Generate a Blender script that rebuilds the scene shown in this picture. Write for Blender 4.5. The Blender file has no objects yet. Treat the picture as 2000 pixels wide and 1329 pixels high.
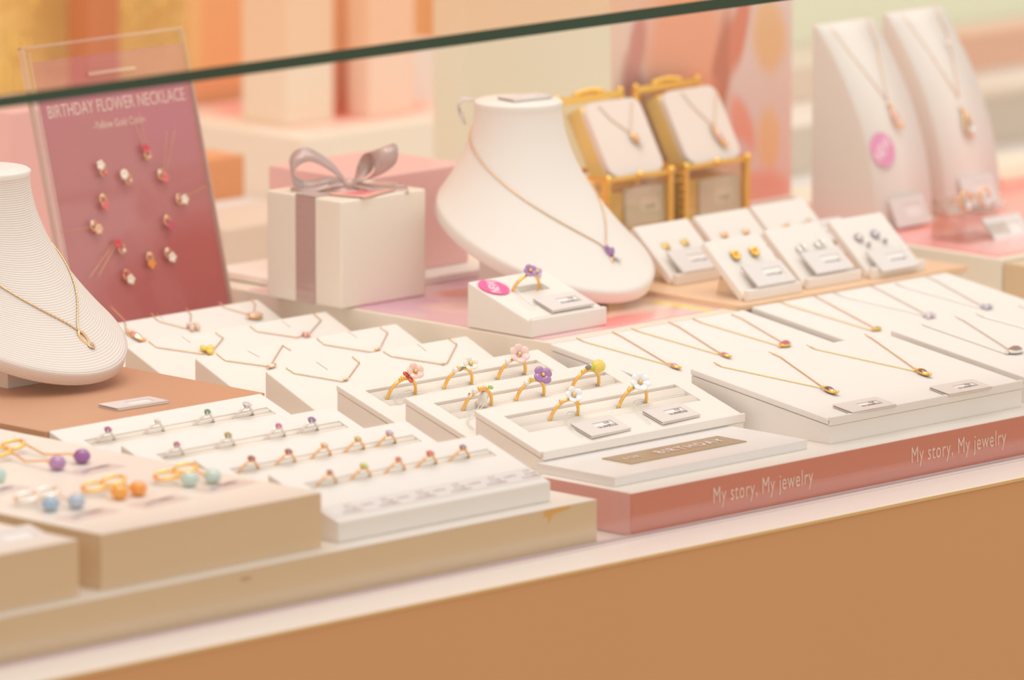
import bpy, bmesh, math, random
from math import sin, cos, pi, radians
from mathutils import Vector, Matrix
from mathutils.bvhtree import BVHTree
random.seed(7)
S = bpy.context.scene
COL = S.collection

# ------------------------------------------------------------------ camera
FPX, PITCH, HEAD = 15023.0, 0.175992, -0.78927
fwd = Vector((-sin(HEAD)*cos(PITCH), cos(HEAD)*cos(PITCH), -sin(PITCH)))
rgt = fwd.cross(Vector((0, 0, 1))).normalized()
upv = rgt.cross(fwd)
CAM = -fwd*4.6 + Vector((0, 0, 0.05))
cd = bpy.data.cameras.new('camera'); cam = bpy.data.objects.new('camera', cd); COL.objects.link(cam)
cam.matrix_world = Matrix(((rgt.x, upv.x, -fwd.x, CAM.x), (rgt.y, upv.y, -fwd.y, CAM.y), (rgt.z, upv.z, -fwd.z, CAM.z), (0, 0, 0, 1)))
cd.sensor_width = 36; cd.lens = FPX/2000*36; cd.clip_start = 0.1; cd.clip_end = 60
cd.dof.use_dof = True; cd.dof.focus_distance = 4.45; cd.dof.aperture_fstop = 7.0
S.camera = cam

# ------------------------------------------------------------------ light, world, exposure
S.view_settings.view_transform = 'Standard'; S.view_settings.look = 'None'
S.view_settings.gamma = 1.0; S.view_settings.use_curve_mapping = False
S.view_settings.exposure = 0.09
W_ = bpy.data.worlds.new('shop_light'); S.world = W_; W_.use_nodes = True
bg = W_.node_tree.nodes['Background']; bg.inputs[0].default_value = (1.0, 0.958, 0.895, 1); bg.inputs[1].default_value = 0.94
def area(name, loc, target, size, power, color, sy=None):
    l = bpy.data.lights.new(name, 'AREA'); l.energy = power; l.color = color
    l.shape = 'RECTANGLE'; l.size = size; l.size_y = sy or size
    o = bpy.data.objects.new(name, l); COL.objects.link(o); o.location = loc
    o.rotation_euler = (Vector(target)-Vector(loc)).to_track_quat('-Z', 'Y').to_euler(); return o
area('ceiling_panel_light', (-0.1, -0.05, 2.2), (-0.05, 0, 0), 2.2, 12.5, (1.0, 0.965, 1.0), 1.2)
area('ceiling_spot', (-0.7, -0.6, 2.3), (-0.3, -0.1, 0), 0.14, 4.2, (1.0, 0.95, 0.91))
area('ceiling_spot.001', (0.75, -0.45, 2.3), (0.2, 0, 0), 0.14, 2.6, (1.0, 0.95, 0.91))
area('ceiling_spot.002', (0.3, 0.7, 2.3), (0.1, 0.1, 0), 0.14, 2.6, (1.0, 0.96, 0.92))
area('back_ceiling_light', (1.0, 1.1, 2.0), (0.9, 1.0, 0), 1.2, 5, (1.0, 0.96, 0.9), 0.8)
try:
    S.cycles.max_bounces = 10; S.cycles.transparent_max_bounces = 16; S.cycles.sample_clamp_indirect = 6
    S.cycles.caustics_refractive = False; S.cycles.caustics_reflective = False
except Exception: pass

# ------------------------------------------------------------------ geometry of the photograph
def ray(px, py): return (fwd + rgt*((px-1000)/FPX) - upv*((py-664.5)/FPX)).normalized()
def hit(px, py, p0, n):
    d = ray(px, py); n = Vector(n); return CAM + d*((Vector(p0)-CAM).dot(n)/d.dot(n))
def WZ(px, py, z): return hit(px, py, (0, 0, z), (0, 0, 1))
def WY(px, py, y): return hit(px, py, (0, y, 0), (0, 1, 0))
def WX(px, py, x): return hit(px, py, (x, 0, 0), (1, 0, 0))

# ------------------------------------------------------------------ materials
def lin(c): return tuple(((v/255)/12.92 if v/255 <= 0.04045 else ((v/255+0.055)/1.055)**2.4) for v in c)
MC = {}
def mat(name, rgb, rough=0.5, metal=0.0, spec=0.5, noise=None, bump=None, coat=0, trans=0, ior=1.45, sheen=0):
    if name in MC: return MC[name]
    m = bpy.data.materials.new(name); m.use_nodes = True; nt = m.node_tree; b = nt.nodes['Principled BSDF']
    c = lin(rgb)+(1,)
    b.inputs['Base Color'].default_value = c; b.inputs['Roughness'].default_value = rough
    b.inputs['Metallic'].default_value = metal; b.inputs['Specular IOR Level'].default_value = spec
    b.inputs['Coat Weight'].default_value = coat; b.inputs['Transmission Weight'].default_value = trans; b.inputs['IOR'].default_value = ior
    b.inputs['Sheen Weight'].default_value = sheen
    tc = nt.nodes.new('ShaderNodeTexCoord')
    if noise:
        sc, amt = noise
        n = nt.nodes.new('ShaderNodeTexNoise'); n.inputs['Scale'].default_value = sc; n.inputs['Detail'].default_value = 4
        nt.links.new(tc.outputs['Object'], n.inputs['Vector'])
        mx = nt.nodes.new('ShaderNodeMix'); mx.data_type = 'RGBA'
        mx.inputs[6].default_value = tuple(v*(1-amt) for v in c[:3])+(1,); mx.inputs[7].default_value = tuple(min(1, v*(1+amt)) for v in c[:3])+(1,)
        nt.links.new(n.outputs['Fac'], mx.inputs[0]); nt.links.new(mx.outputs[2], b.inputs['Base Color'])
    if bump:
        kind, sc, st = bump
        if kind == 'noise':
            t = nt.nodes.new('ShaderNodeTexNoise'); t.inputs['Scale'].default_value = sc; t.inputs['Detail'].default_value = 3
            nt.links.new(tc.outputs['Object'], t.inputs['Vector'])
        else:
            t = nt.nodes.new('ShaderNodeTexWave'); t.wave_type = 'BANDS'; t.bands_direction = kind; t.inputs['Scale'].default_value = sc
            t.inputs['Distortion'].default_value = 0.3
            nt.links.new(tc.outputs['Object'], t.inputs['Vector'])
        bp = nt.nodes.new('ShaderNodeBump'); bp.inputs['Strength'].default_value = st; bp.inputs['Distance'].default_value = 0.0006
        nt.links.new(t.outputs['Fac'], bp.inputs['Height']); nt.links.new(bp.outputs[0], b.inputs['Normal'])
    MC[name] = m; return m
def gem(name, rgb, rough=0.03):
    return mat(name, tuple(min(255, v+26) for v in rgb), 0.08, 0, 0.9, trans=0.12, ior=1.6, coat=0.8)
def clear(name, tint=(0.97, 0.985, 0.98), ior=1.5, gl=(1, 1, 1), extra=0.0, mul=1.0):
    if name in MC: return MC[name]
    m = bpy.data.materials.new(name); m.use_nodes = True; nt = m.node_tree; nt.nodes.clear()
    o = nt.nodes.new('ShaderNodeOutputMaterial'); t = nt.nodes.new('ShaderNodeBsdfTransparent'); t.inputs[0].default_value = tint+(1,)
    g = nt.nodes.new('ShaderNodeBsdfGlossy'); g.inputs['Roughness'].default_value = 0.02; g.inputs[0].default_value = gl+(1,)
    f = nt.nodes.new('ShaderNodeFresnel'); ge = nt.nodes.new('ShaderNodeNewGeometry')   # same reflectance on the way in and out of a thin sheet
    e = nt.nodes.new('ShaderNodeMath'); e.operation = 'MULTIPLY_ADD'; e.inputs[1].default_value = -2; e.inputs[2].default_value = 1; nt.links.new(ge.outputs['Backfacing'], e.inputs[0])
    pw_ = nt.nodes.new('ShaderNodeMath'); pw_.operation = 'POWER'; pw_.inputs[0].default_value = ior; nt.links.new(e.outputs[0], pw_.inputs[1]); nt.links.new(pw_.outputs[0], f.inputs[0])
    ad = nt.nodes.new('ShaderNodeMath'); ad.operation = 'MULTIPLY_ADD'; ad.inputs[1].default_value = mul; ad.inputs[2].default_value = extra; ad.use_clamp = True
    mx = nt.nodes.new('ShaderNodeMixShader'); nt.links.new(f.outputs[0], ad.inputs[0]); nt.links.new(ad.outputs[0], mx.inputs[0])
    nt.links.new(t.outputs[0], mx.inputs[1]); nt.links.new(g.outputs[0], mx.inputs[2]); nt.links.new(mx.outputs[0], o.inputs[0])
    MC[name] = m; return m
def blobs(name, base, items, axes='XY', rough=0.4, coat=0.0, spec=0.5):
    """a printed picture or painted-in reflections: soft coloured shapes on a sheet, in the sheet's own coordinates (metres)"""
    m = mat(name, base, rough, coat=coat, spec=spec); nt = m.node_tree; b = nt.nodes['Principled BSDF']
    tc = nt.nodes.new('ShaderNodeTexCoord'); sp = nt.nodes.new('ShaderNodeSeparateXYZ'); nt.links.new(tc.outputs['Object'], sp.inputs[0])
    nz = nt.nodes.new('ShaderNodeTexNoise'); nz.inputs['Scale'].default_value = 30; nt.links.new(tc.outputs['Object'], nz.inputs['Vector'])
    U, V = sp.outputs[axes[0]], sp.outputs[axes[1]]
    last = None
    def mth(op, a, bb):
        n = nt.nodes.new('ShaderNodeMath'); n.operation = op
        for i, v in enumerate((a, bb)):
            if v is None: continue
            if isinstance(v, (int, float)): n.inputs[i].default_value = v
            else: nt.links.new(v, n.inputs[i])
        return n.outputs[0]
    for (cx, cy, rx, ry, rot, col) in items:
        du, dv = mth('SUBTRACT', U, cx), mth('SUBTRACT', V, cy)
        c_, s_ = cos(radians(rot)), sin(radians(rot))
        a = mth('DIVIDE', mth('ADD', mth('MULTIPLY', du, c_), mth('MULTIPLY', dv, s_)), rx)
        d = mth('DIVIDE', mth('SUBTRACT', mth('MULTIPLY', dv, c_), mth('MULTIPLY', du, s_)), ry)
        r = mth('SQRT', mth('ADD', mth('MULTIPLY', a, a), mth('MULTIPLY', d, d)), None)
        r = mth('ADD', r, mth('MULTIPLY', nz.outputs['Fac'], 0.5))
        mr = nt.nodes.new('ShaderNodeMapRange'); mr.interpolation_type = 'SMOOTHSTEP'
        mr.inputs[1].default_value = 0.85; mr.inputs[2].default_value = 1.6; mr.inputs[3].default_value = 1; mr.inputs[4].default_value = 0
        nt.links.new(r, mr.inputs[0])
        mx = nt.nodes.new('ShaderNodeMix'); mx.data_type = 'RGBA'; nt.links.new(mr.outputs[0], mx.inputs[0])
        if last is None: mx.inputs[6].default_value = lin(base)+(1,)
        else: nt.links.new(last, mx.inputs[6])
        mx.inputs[7].default_value = lin(col)+(1,); last = mx.outputs[2]
    nt.links.new(last, b.inputs['Base Color']); return m

WHITE = mat('white_leatherette', (242, 236, 230), 0.62, bump=('noise', 900, 0.12))
WHITE2 = mat('smooth_white_leatherette', (244, 236, 228), 0.5)
CREAM = mat('shaded_cream_lacquer', (220, 192, 154), 0.2, noise=(6, 0.03), coat=.5); TOPW = mat('white_top_finish', (243, 234, 224), 0.35)  # cream darkened for shaded block fronts; white keeps their tops lit
ROLL = mat('ribbed_white_foam', (248, 238, 226), 0.75, bump=('Y', 330, .3))
ACRY = mat('white_acrylic', (240, 236, 234), 0.2)
TAGM = mat('pearl_grey_plastic', (234, 226, 222), 0.32)
CARD = mat('label_paper', (246, 240, 236), 0.6)
INK = mat('grey_print', (120, 100, 96), 0.6)
PRINTW = mat('white_print', (246, 226, 220), 0.5)
GOLD = mat('yellow_gold', (255, 206, 112), 0.24, 1.0)
ROSE = mat('rose_gold', (255, 204, 150), 0.25, 1.0)
SILV = mat('silver', (244, 238, 232), 0.22, 1.0)
BRASS = mat('polished_brass', (255, 212, 112), 0.28, 1.0, bump=('noise', 300, 0.3))
PEARL = mat('pearl', (250, 242, 234), 0.15, 0, 0.8, coat=0.7)
PINKF = mat('dusty_pink_sheet', (208, 122, 102), 0.12, coat=0.5)
PINKB = mat('pink_paperboard', (242, 194, 192), 0.35, coat=0.2)
TANM = mat('tan_acrylic', (242, 202, 164), 0.3)
TANB = mat('terracotta_tan_board', (208, 156, 122), 0.42)

# ------------------------------------------------------------------ mesh helpers
def fin(bm, smooth=None):
    bmesh.ops.recalc_face_normals(bm, faces=bm.faces[:])
    if smooth:
        for f in bm.faces: f.smooth = True
    return bm
def box(x0, x1, y0, y1, z0, z1, bev=0, seg=2, bm=None):
    own = bm is None; b = bmesh.new()
    vs = [b.verts.new((x, y, z)) for x in (x0, x1) for y in (y0, y1) for z in (z0, z1)]
    for f in ((0, 1, 3, 2), (4, 6, 7, 5), (0, 4, 5, 1), (2, 3, 7, 6), (0, 2, 6, 4), (1, 5, 7, 3)): b.faces.new([vs[i] for i in f])
    if bev: bmesh.ops.bevel(b, geom=b.edges[:], offset=bev, segments=seg, affect='EDGES', profile=0.6)
    fin(b)
    if own: return b
    return join(bm, b)
def join(a, b, mx=None):
    if mx is not None: bmesh.ops.transform(b, matrix=mx, verts=b.verts[:])
    me = bpy.data.meshes.new('t'); b.to_mesh(me); b.free(); a.from_mesh(me); bpy.data.meshes.remove(me); return a
def prism(prof, x0, x1, bev=0, seg=2):
    """profile in (y, z), extruded along x"""
    b = bmesh.new(); A = [b.verts.new((x0, y, z)) for y, z in prof]; B = [b.verts.new((x1, y, z)) for y, z in prof]
    n = len(prof); b.faces.new(A); b.faces.new(B[::-1])
    for i in range(n): b.faces.new((A[i], B[i], B[(i+1) % n], A[(i+1) % n]))
    fin(b)
    if bev: bmesh.ops.bevel(b, geom=b.edges[:], offset=bev, segments=seg, affect='EDGES', profile=0.6); fin(b)
    return b
def tube(pts, r, n=6, closed=False, wob=0):
    pts = [Vector(p) for p in pts]; b = bmesh.new(); rings = []; N = len(pts)
    up = Vector((0.13, 0.21, 0.97)).normalized()
    for i, p in enumerate(pts):
        if closed: t = (pts[(i+1) % N]-pts[i-1]).normalized()
        else: t = (pts[min(i+1, N-1)]-pts[max(i-1, 0)]).normalized()
        s = t.cross(up)
        if s.length < 1e-3: s = t.cross(Vector((1, 0, 0)))
        s.normalize(); u = s.cross(t); rr = r[i] if isinstance(r, (list, tuple)) else r
        if wob: rr *= 1+wob*(1 if i % 2 else -1)
        rings.append([b.verts.new(p+s*(rr*cos(2*pi*k/n))+u*(rr*sin(2*pi*k/n))) for k in range(n)])
    for i in range(N if closed else N-1):
        A, B = rings[i], rings[(i+1) % N]
        for k in range(n): b.faces.new((A[k], A[(k+1) % n], B[(k+1) % n], B[k]))
    if not closed: b.faces.new(rings[0]); b.faces.new(rings[-1][::-1])
    return fin(b, True)
def densify(pts, step):
    out = []
    for a, c in zip(pts[:-1], pts[1:]):
        a, c = Vector(a), Vector(c); k = max(1, int((c-a).length/step))
        out += [a.lerp(c, i/k) for i in range(k)]
    return out+[Vector(pts[-1])]
def ball(c, s, seg=16, rings=10, bm=None):
    b = bmesh.new(); bmesh.ops.create_uvsphere(b, u_segments=seg, v_segments=rings, radius=1)
    s = (s, s, s) if isinstance(s, (int, float)) else s
    bmesh.ops.transform(b, matrix=Matrix.Translation(c) @ Matrix.Diagonal((*s, 1)), verts=b.verts[:]); fin(b, True)
    return b if bm is None else join(bm, b)
def lathe(prof, n=16, smooth=True):
    b = bmesh.new(); R = [[b.verts.new((r*cos(2*pi*k/n), r*sin(2*pi*k/n), z)) for k in range(n)] for r, z in prof]
    for A, B in zip(R[:-1], R[1:]):
        for k in range(n): b.faces.new((A[k], A[(k+1) % n], B[(k+1) % n], B[k]))
    b.faces.new(R[0]); b.faces.new(R[-1]); fin(b, smooth); return b
def gemcut(r, h=None, n=8):
    h = h or r*1.1
    return lathe([(0.0002*r/0.002, -h), (r, 0), (r*0.95, h*0.12), (r*0.55, h*0.42)], n, False)
def petals(n, r, w, th, cup=0.3, cz=0.0, spin=0):
    bm = bmesh.new()
    for k in range(n):
        b = bmesh.new(); bmesh.ops.create_uvsphere(b, u_segments=12, v_segments=8, radius=1)
        M = Matrix.Rotation(spin+2*pi*k/n, 4, 'Z') @ Matrix.Translation((r*0.55, 0, cz)) @ Matrix.Rotation(-cup, 4, 'Y') @ Matrix.Diagonal((r*0.55, w, th, 1))
        bmesh.ops.transform(b, matrix=M, verts=b.verts[:]); fin(b, True); join(bm, b)
    return bm
def rot(ax, a): return Matrix.Rotation(a, 4, ax)
def tr(*v): return Matrix.Translation(v)
def xf(bm, mx): bmesh.ops.transform(bm, matrix=mx, verts=bm.verts[:]); return bm
def obj(name, bm, m, parent=None, loc=None, rotm=None):
    me = bpy.data.meshes.new(name)
    if isinstance(bm, bmesh.types.BMesh): bm.to_mesh(me); bm.free()
    else: me = bm
    me.materials.clear(); me.materials.append(m)
    o = bpy.data.objects.new(name, me); COL.objects.link(o)
    if parent: o.parent = parent
    if loc is not None: o.location = loc
    if rotm is not None: o.rotation_euler = rotm
    return o
def tag(o, label, cat, group=None, kind=None):
    o['label'] = label; o['category'] = cat
    if group: o['group'] = group
    if kind: o['kind'] = kind
    return o
def thing(name, label, cat, loc=(0, 0, 0), rotm=(0, 0, 0), group=None):
    o = bpy.data.objects.new(name, None); COL.objects.link(o); o.empty_display_size = 0.01
    o.location = loc; o.rotation_euler = rotm; return tag(o, label, cat, group)
def struct(name, bm, m, loc=(0, 0, 0)):
    o = obj(name, bm, m, None, loc); o['kind'] = 'structure'; o['label'] = name.replace('_', ' '); return o
def cut(bm, cutters):
    me = bpy.data.meshes.new('c'); bm.to_mesh(me); bm.free(); o = bpy.data.objects.new('c', me); COL.objects.link(o); tmp = []
    for c in cutters:
        mc = bpy.data.meshes.new('c'); c.to_mesh(mc); c.free(); oc = bpy.data.objects.new('c', mc); COL.objects.link(oc); tmp.append(oc)
        md = o.modifiers.new('b', 'BOOLEAN'); md.operation = 'DIFFERENCE'; md.object = oc; md.solver = 'EXACT'
    dg = bpy.context.evaluated_depsgraph_get(); dg.update(); ev = o.evaluated_get(dg)
    res = bmesh.new(); res.from_mesh(ev.to_mesh()); ev.to_mesh_clear()
    for t in [o]+tmp: bpy.data.objects.remove(t)
    return res
def text(s, size, m, parent, loc, rotm=(0, 0, 0), name='lettering', ext=0.00005, sx=1.0, align='CENTER', space=1.0, bold=0.0):
    c = bpy.data.curves.new('t', 'FONT'); c.body = s; c.size = size; c.extrude = ext; c.align_x = align; c.align_y = 'CENTER'
    c.space_character = space; c.offset = bold; c.resolution_u = 3
    o = bpy.data.objects.new('t', c); COL.objects.link(o); dg = bpy.context.evaluated_depsgraph_get(); dg.update()
    me = bpy.data.meshes.new_from_object(o.evaluated_get(dg)); bpy.data.objects.remove(o)
    t = obj(name, me, m, parent, loc, rotm); t.scale = (sx, 1, 1); return t
def copy_tree(o, parent=None):
    c = o.copy(); COL.objects.link(c)
    if parent: c.parent = parent
    for ch in list(o.children): copy_tree(ch, c)
    return c

# ================================================================== SETTING
DY0, PANE_Y = -0.329, -0.2945
ZA = 0.0245          # top of the two long plinths
ZE = 0.0545          # upper level
deck_m = mat('white_counter_laminate', (240, 228, 218), 0.3)
struct('counter_deck', box(-1.6, 1.4, DY0, 0.45, -0.002, 0, 0.0005), deck_m)
struct('trim_1', box(-1.6, 1.4, DY0-0.0006, DY0-0.0001, -0.0021, -0.0004), mat('dull_gold_trim', (214, 178, 120), 0.4))
struct('counter_front', box(-1.6, 1.4, DY0+0.0003, DY0+0.03, -0.9, -0.0021), mat('caramel_laminate', (202, 154, 108), 0.45, noise=(2, 0.04)))
struct('rear_counter', box(-1.2, 2.6, 0.45, 1.62, -0.03, 0.0, 0.002), mat('pale_grey_laminate', (232, 226, 222), 0.35))
struct('floor', box(-8, 10, -10, 6, -0.95, -0.9), mat('tan_floor_tiles', (206, 170, 132), 0.5, noise=(0.6, 0.03)))
wall = mat('peach_wall_paint', (236, 168, 112), 0.7)
struct('wall_back', box(-3, 4, 1.62, 1.7, -0.9, 2.4), wall)

# horizontal glass top with its dark green front edge, and the vertical front pane below it
gl = thing('glass_top', 'clear glass top of the display case with a dark green front edge', 'glass', (0, 0, 0.2905))
clr = clear('clear_glass', (0.985, 0.99, 0.985), 1.45, mul=.60)
obj('glass_sheet', box(-1.2, 1.1, PANE_Y+0.0006, 0.42, -0.0008, 0.0055), clr, gl)
obj('polished_edge', box(-1.2, 1.1, PANE_Y, PANE_Y+0.0006, -0.0008, 0.0055), mat('dark_green_glass_edge', (34, 70, 56), 0.12, 0, 0.8, noise=(3, 0.5)), gl)
fp = obj('front_glass_pane', box(-1.2, 1.1, PANE_Y+0.001, PANE_Y+0.004, 0.0, 0.2895), clear('front_pane_glass', (0.985, 0.985, 0.985), 1.42), None)
tag(fp, 'clear upright glass pane along the front of the display case', 'glass')

struct('trim_6', box(-1.2, 1.1, PANE_Y-0.0022, PANE_Y-0.0002, 0.0, 0.0012, 0.0003), mat('pinkish_grey_channel', (226, 206, 204), 0.3))
struct('trim_7', box(-1.2, 1.1, PANE_Y+0.0045, PANE_Y+0.0065, 0.0, 0.0012, 0.0003), MC['pinkish_grey_channel'])

# ================================================================== PLINTHS
def block(name, label, cat, x0, x1, y0, y1, z0, z1, m, bev=0.0006, group=None):
    cx, cy = (x0+x1)/2, (y0+y1)/2
    o = obj(name, box(x0-cx, x1-cx, y0-cy, y1-cy, 0, z1-z0, bev), m, None, (cx, cy, z0)); return tag(o, label, cat, group)
pa = block('plinth', 'long low cream plinth with a chipped gold corner mark, carrying the small ring slabs', 'plinth', -1.0, -0.2221, -0.2865, 0.30, 0.0, ZA-.0004, CREAM, 0.0003)
def lit_top_sheet(o, x0, x1, y0, y1, z1):  # thin white sheet added so tops look lit above the darkened fronts
    c = Vector(o.location); obj('lit_top_sheet', box(x0-c.x, x1-c.x, y0-c.y, y1-c.y, z1-c.z+.00002, z1-c.z+.0004, .0002), TOPW, o)
lit_top_sheet(pa, -1.0, -0.2221, -0.2865, 0.30, ZA-.0004)
chip = mat('chipped_ochre', (222, 168, 84), 0.5)
p = WY(1090, 990, -0.2865)
b = bmesh.new()
vs = [(-.011, .0045), (-.0085, .0050), (.004, .0051), (.0095, .0052), (.009, .0032), (.003, .0026), (-.004, .0018), (-.0055, -.0002), (-.0072, -.0026), (-.008, .001), (-.0105, .0016)]
bv = [b.verts.new((x, 0, z)) for x, z in vs]; bf = b.faces.new(bv); r_ = bmesh.ops.extrude_face_region(b, geom=[bf])
for v in [e for e in r_['geom'] if isinstance(e, bmesh.types.BMVert)]: v.co.y += 0.0002
pc = obj('worn_patch', fin(b), chip, pa, (p.x+0.611, -0.2867-0.00675, ZA-0.0055)); pc['label'] = 'ochre worn patch'
p = WY(480, 1131, -0.2865)
obj('worn_patch', xf(ball((0, 0, 0), (.0042, .0002, .0013)), Matrix.Identity(4)), mat('faint_stain', (196, 160, 120), 0.5), pa, (p.x+0.611, -0.2865-0.00675, p.z))
# pink wrapped plinth
pb = thing('plinth', 'long low plinth wrapped in dusty pink with white lettering', 'plinth', (-0.1972, -0.289, 0))
obj('core', box(0.0008, 1.15, 0.0008, 0.62, 0, ZA, 0.0005), TOPW, pb)
obj('front_wrap', box(0, 1.15, 0, 0.0007, 0.0012, ZA-0.0004), PINKF, pb)
obj('side_wrap', box(0, 0.0007, 0.0007, 0.62, 0.0008, ZA-0.0004), mat('pale_dusty_pink_sheet', (226, 168, 162), 0.25, coat=0.2), pb)
for px, py in ((1490, 951), (1872, 873)):
    w = WY(px, py, -0.289)
    text('My story, My jewelry', 0.0134, mat('blush_print', (240, 206, 192), .5), pb, (w.x+0.1972, -0.0002, w.z), (pi/2, 0, 0), sx=0.64, space=1.12)

# ================================================================== UPPER BLOCKS
o = block('display_block', 'cream display block at lower left carrying the bead hoop earrings', 'block', -0.5795, -0.4205, -0.2735, 0.02, ZA, ZE-.0004, CREAM, 0.0003); lit_top_sheet(o, -0.5795, -0.4205, -0.2735, 0.02, ZE-.0004)
o = block('display_block', 'short cream display block at the bottom left corner with a price tag', 'block', -0.82, -0.5965, -0.2748, -0.16, ZA, ZE-.0004, CREAM, 0.0003); lit_top_sheet(o, -0.82, -0.5965, -0.2748, -0.16, ZE-.0004)

block('mat_plinth', 'white block under the terracotta board of the ribbed bust', 'block', -0.399, -0.243, -0.0375, 0.19, ZA, 0.0500, CREAM)
block('display_mat', 'terracotta tan board under the ribbed necklace bust', 'board', -0.4085, -0.2405, -0.0392, 0.20, 0.0501, ZE, TANB, 0.0004)
GZ = 0.053
gx0, gy0 = -0.0035, -0.0370
block('display_block', 'large white display block under the gift box and the smooth bust', 'block', gx0, 0.366, gy0, 0.29, ZA, GZ, mat('warm_white_lacquer', (242, 232, 216), 0.3), 0.0008)
w0 = WZ(1145, 655, GZ); w1 = WZ(1408, 604, GZ)
sheet_reflections = [(-.05, .06, .03, .04, 0, (226, 172, 196)), (.034, .095, .02, .03, 0, (222, 164, 190)), (.004, .055, .018, .014, 0, (232, 136, 126)), (-.035, .02, .02, .02, 0, (248, 206, 198)),
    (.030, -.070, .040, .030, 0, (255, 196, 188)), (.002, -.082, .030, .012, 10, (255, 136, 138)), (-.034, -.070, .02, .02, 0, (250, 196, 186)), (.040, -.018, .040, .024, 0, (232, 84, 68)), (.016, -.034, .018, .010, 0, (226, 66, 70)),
    (.050, -.060, .012, .012, 0, (255, 222, 200)), (.0665, -.074, .0055, .034, 0, (255, 228, 96))]  # red zone and yellow streak are reflections painted into the film colour
sm_ = blobs('iridescent_pink_film', (238, 196, 200), sheet_reflections, 'XY', 0.18, 0.3)
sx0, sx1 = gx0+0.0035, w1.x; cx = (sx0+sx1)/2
tag(obj('pink_sheet', box(sx0-cx, sx1-cx, -.0952, .16, 0, .0006), sm_, None, (cx, w1.y+.0952, GZ)), 'iridescent pink sheet with painted red and yellow reflections under the smooth bust', 'sheet')
block('acrylic_board', 'peach tan acrylic board under the row of earring stands', 'board', 0.1572, 0.3655, -0.0404, 0.12, GZ, GZ+0.0032, TANM, 0.0003)
MZ = 0.057
mc = WZ(1955, 508, MZ)
block('display_block', 'white display block under the two curved necklace stands', 'block', mc.x, 0.75, mc.y, 0.25, ZA, MZ, mat('warm_white_lacquer', (242, 232, 216), 0.3), 0.0008)
block('display_block', 'white display block at the right edge of the photo, right of the necklace ramps', 'block', mc.x+0.002, 0.6, -0.16, mc.y-0.0005, ZA, MZ-0.002, CREAM, 0.0008)
msheet = blobs('coral_pink_film', (250, 158, 156), [(-.04, -.05, .04, .02, 20, (252, 190, 190)), (.06, -.02, .05, .03, 0, (244, 120, 120)), (-.02, .03, .04, .02, 0, (250, 140, 130))], 'XY', 0.2, 0.3)
s0 = WZ(1900, 503, MZ)
tag(obj('pink_sheet', box(-.09, .2, -.08, .15, 0, .0006), msheet, None, (mc.x+.096, mc.y+.088, MZ)), 'coral pink sheet under the two curved necklace stands', 'sheet')
pl = thing('sign_plaque', 'flat white plaque with a bronze BIRTHDAY plate in front of the flower rings', 'sign', (-0.111, -0.2405, ZA))
obj('plaque', box(-.0795, .0790, -.029, .0315, 0, .0055, .0004), ACRY, pl)
bz = mat('bronze_foil', (176, 154, 120), 0.25, 0.35)
obj('name_plate', xf(box(-.0475, .0475, -.0115, .0115, 0, .0006, .0001), Matrix.Identity(4)), bz, pl, (.0017, .0020, .0055))
text('BIRTHDAY', .0105, PRINTW, pl, (.0135, .0018, .0063), name='lettering', sx=.92, space=1.25, bold=.00012)
text('FOR', .0062, PRINTW, pl, (-.0335, .0018, .0063), name='lettering', space=1.2)

# ================================================================== PRICE TAG
def price_tag(label, loc, rotm=(0, 0, 0), w=.0375, d=.0185, t=.0017, lines=('K10', '¥36,300(税込)'), parent_flip=False, group=None):
    """folded plastic sleeve open at its left end, with a window showing a printed slip"""
    r = thing('price_tag', label, 'price tag', loc, rotm, group); s = .0005
    sl = box(-w/2, w/2, -d/2, d/2, 0, s, .0002, 1)
    box(-w/2, w/2, -d/2, -d/2+s, 0, t, .0002, 1, bm=sl); box(-w/2, w/2, d/2-s, d/2, 0, t, .0002, 1, bm=sl); box(w/2-s, w/2, -d/2, d/2, 0, t, .0002, 1, bm=sl)
    wx0, wx1, wy0, wy1 = -w*.12, w*.36, -d*.18, d*.22
    for q in ((-w/2, wx0, -d/2, d/2), (wx1, w/2, -d/2, d/2), (wx0, wx1, -d/2, wy0), (wx0, wx1, wy1, d/2)): box(q[0], q[1], q[2], q[3], t-.0005, t, 0, bm=sl)
    obj('sleeve', sl, TAGM, r)
    obj('paper_slip', box(wx0-.001, wx1+.001, wy0-.001, wy1+.001, t-.0009, t-.0006), CARD, r)
    text(lines[0], .0026, INK, r, (wx0+(wx1-wx0)*.72, wy0+(wy1-wy0)*.8, t-.0005), name='print')
    text(lines[1], .0030, INK, r, ((wx0+wx1)/2, wy0+(wy1-wy0)*.3, t-.0005), name='print', sx=.9)
    return r
price_tag('pearl grey price tag lying on the terracotta board beside the ribbed bust', WZ(261, 792, ZE)+Vector((0, 0, .0001)), (0, 0, radians(-4)), w=.037, d=.0185, lines=('', ''))
price_tag('pearl grey price tag on the block at the bottom left corner', WZ(20, 1056, ZE), (radians(14), 0, radians(2)), w=.045, d=.02, lines=('', ''))

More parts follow.
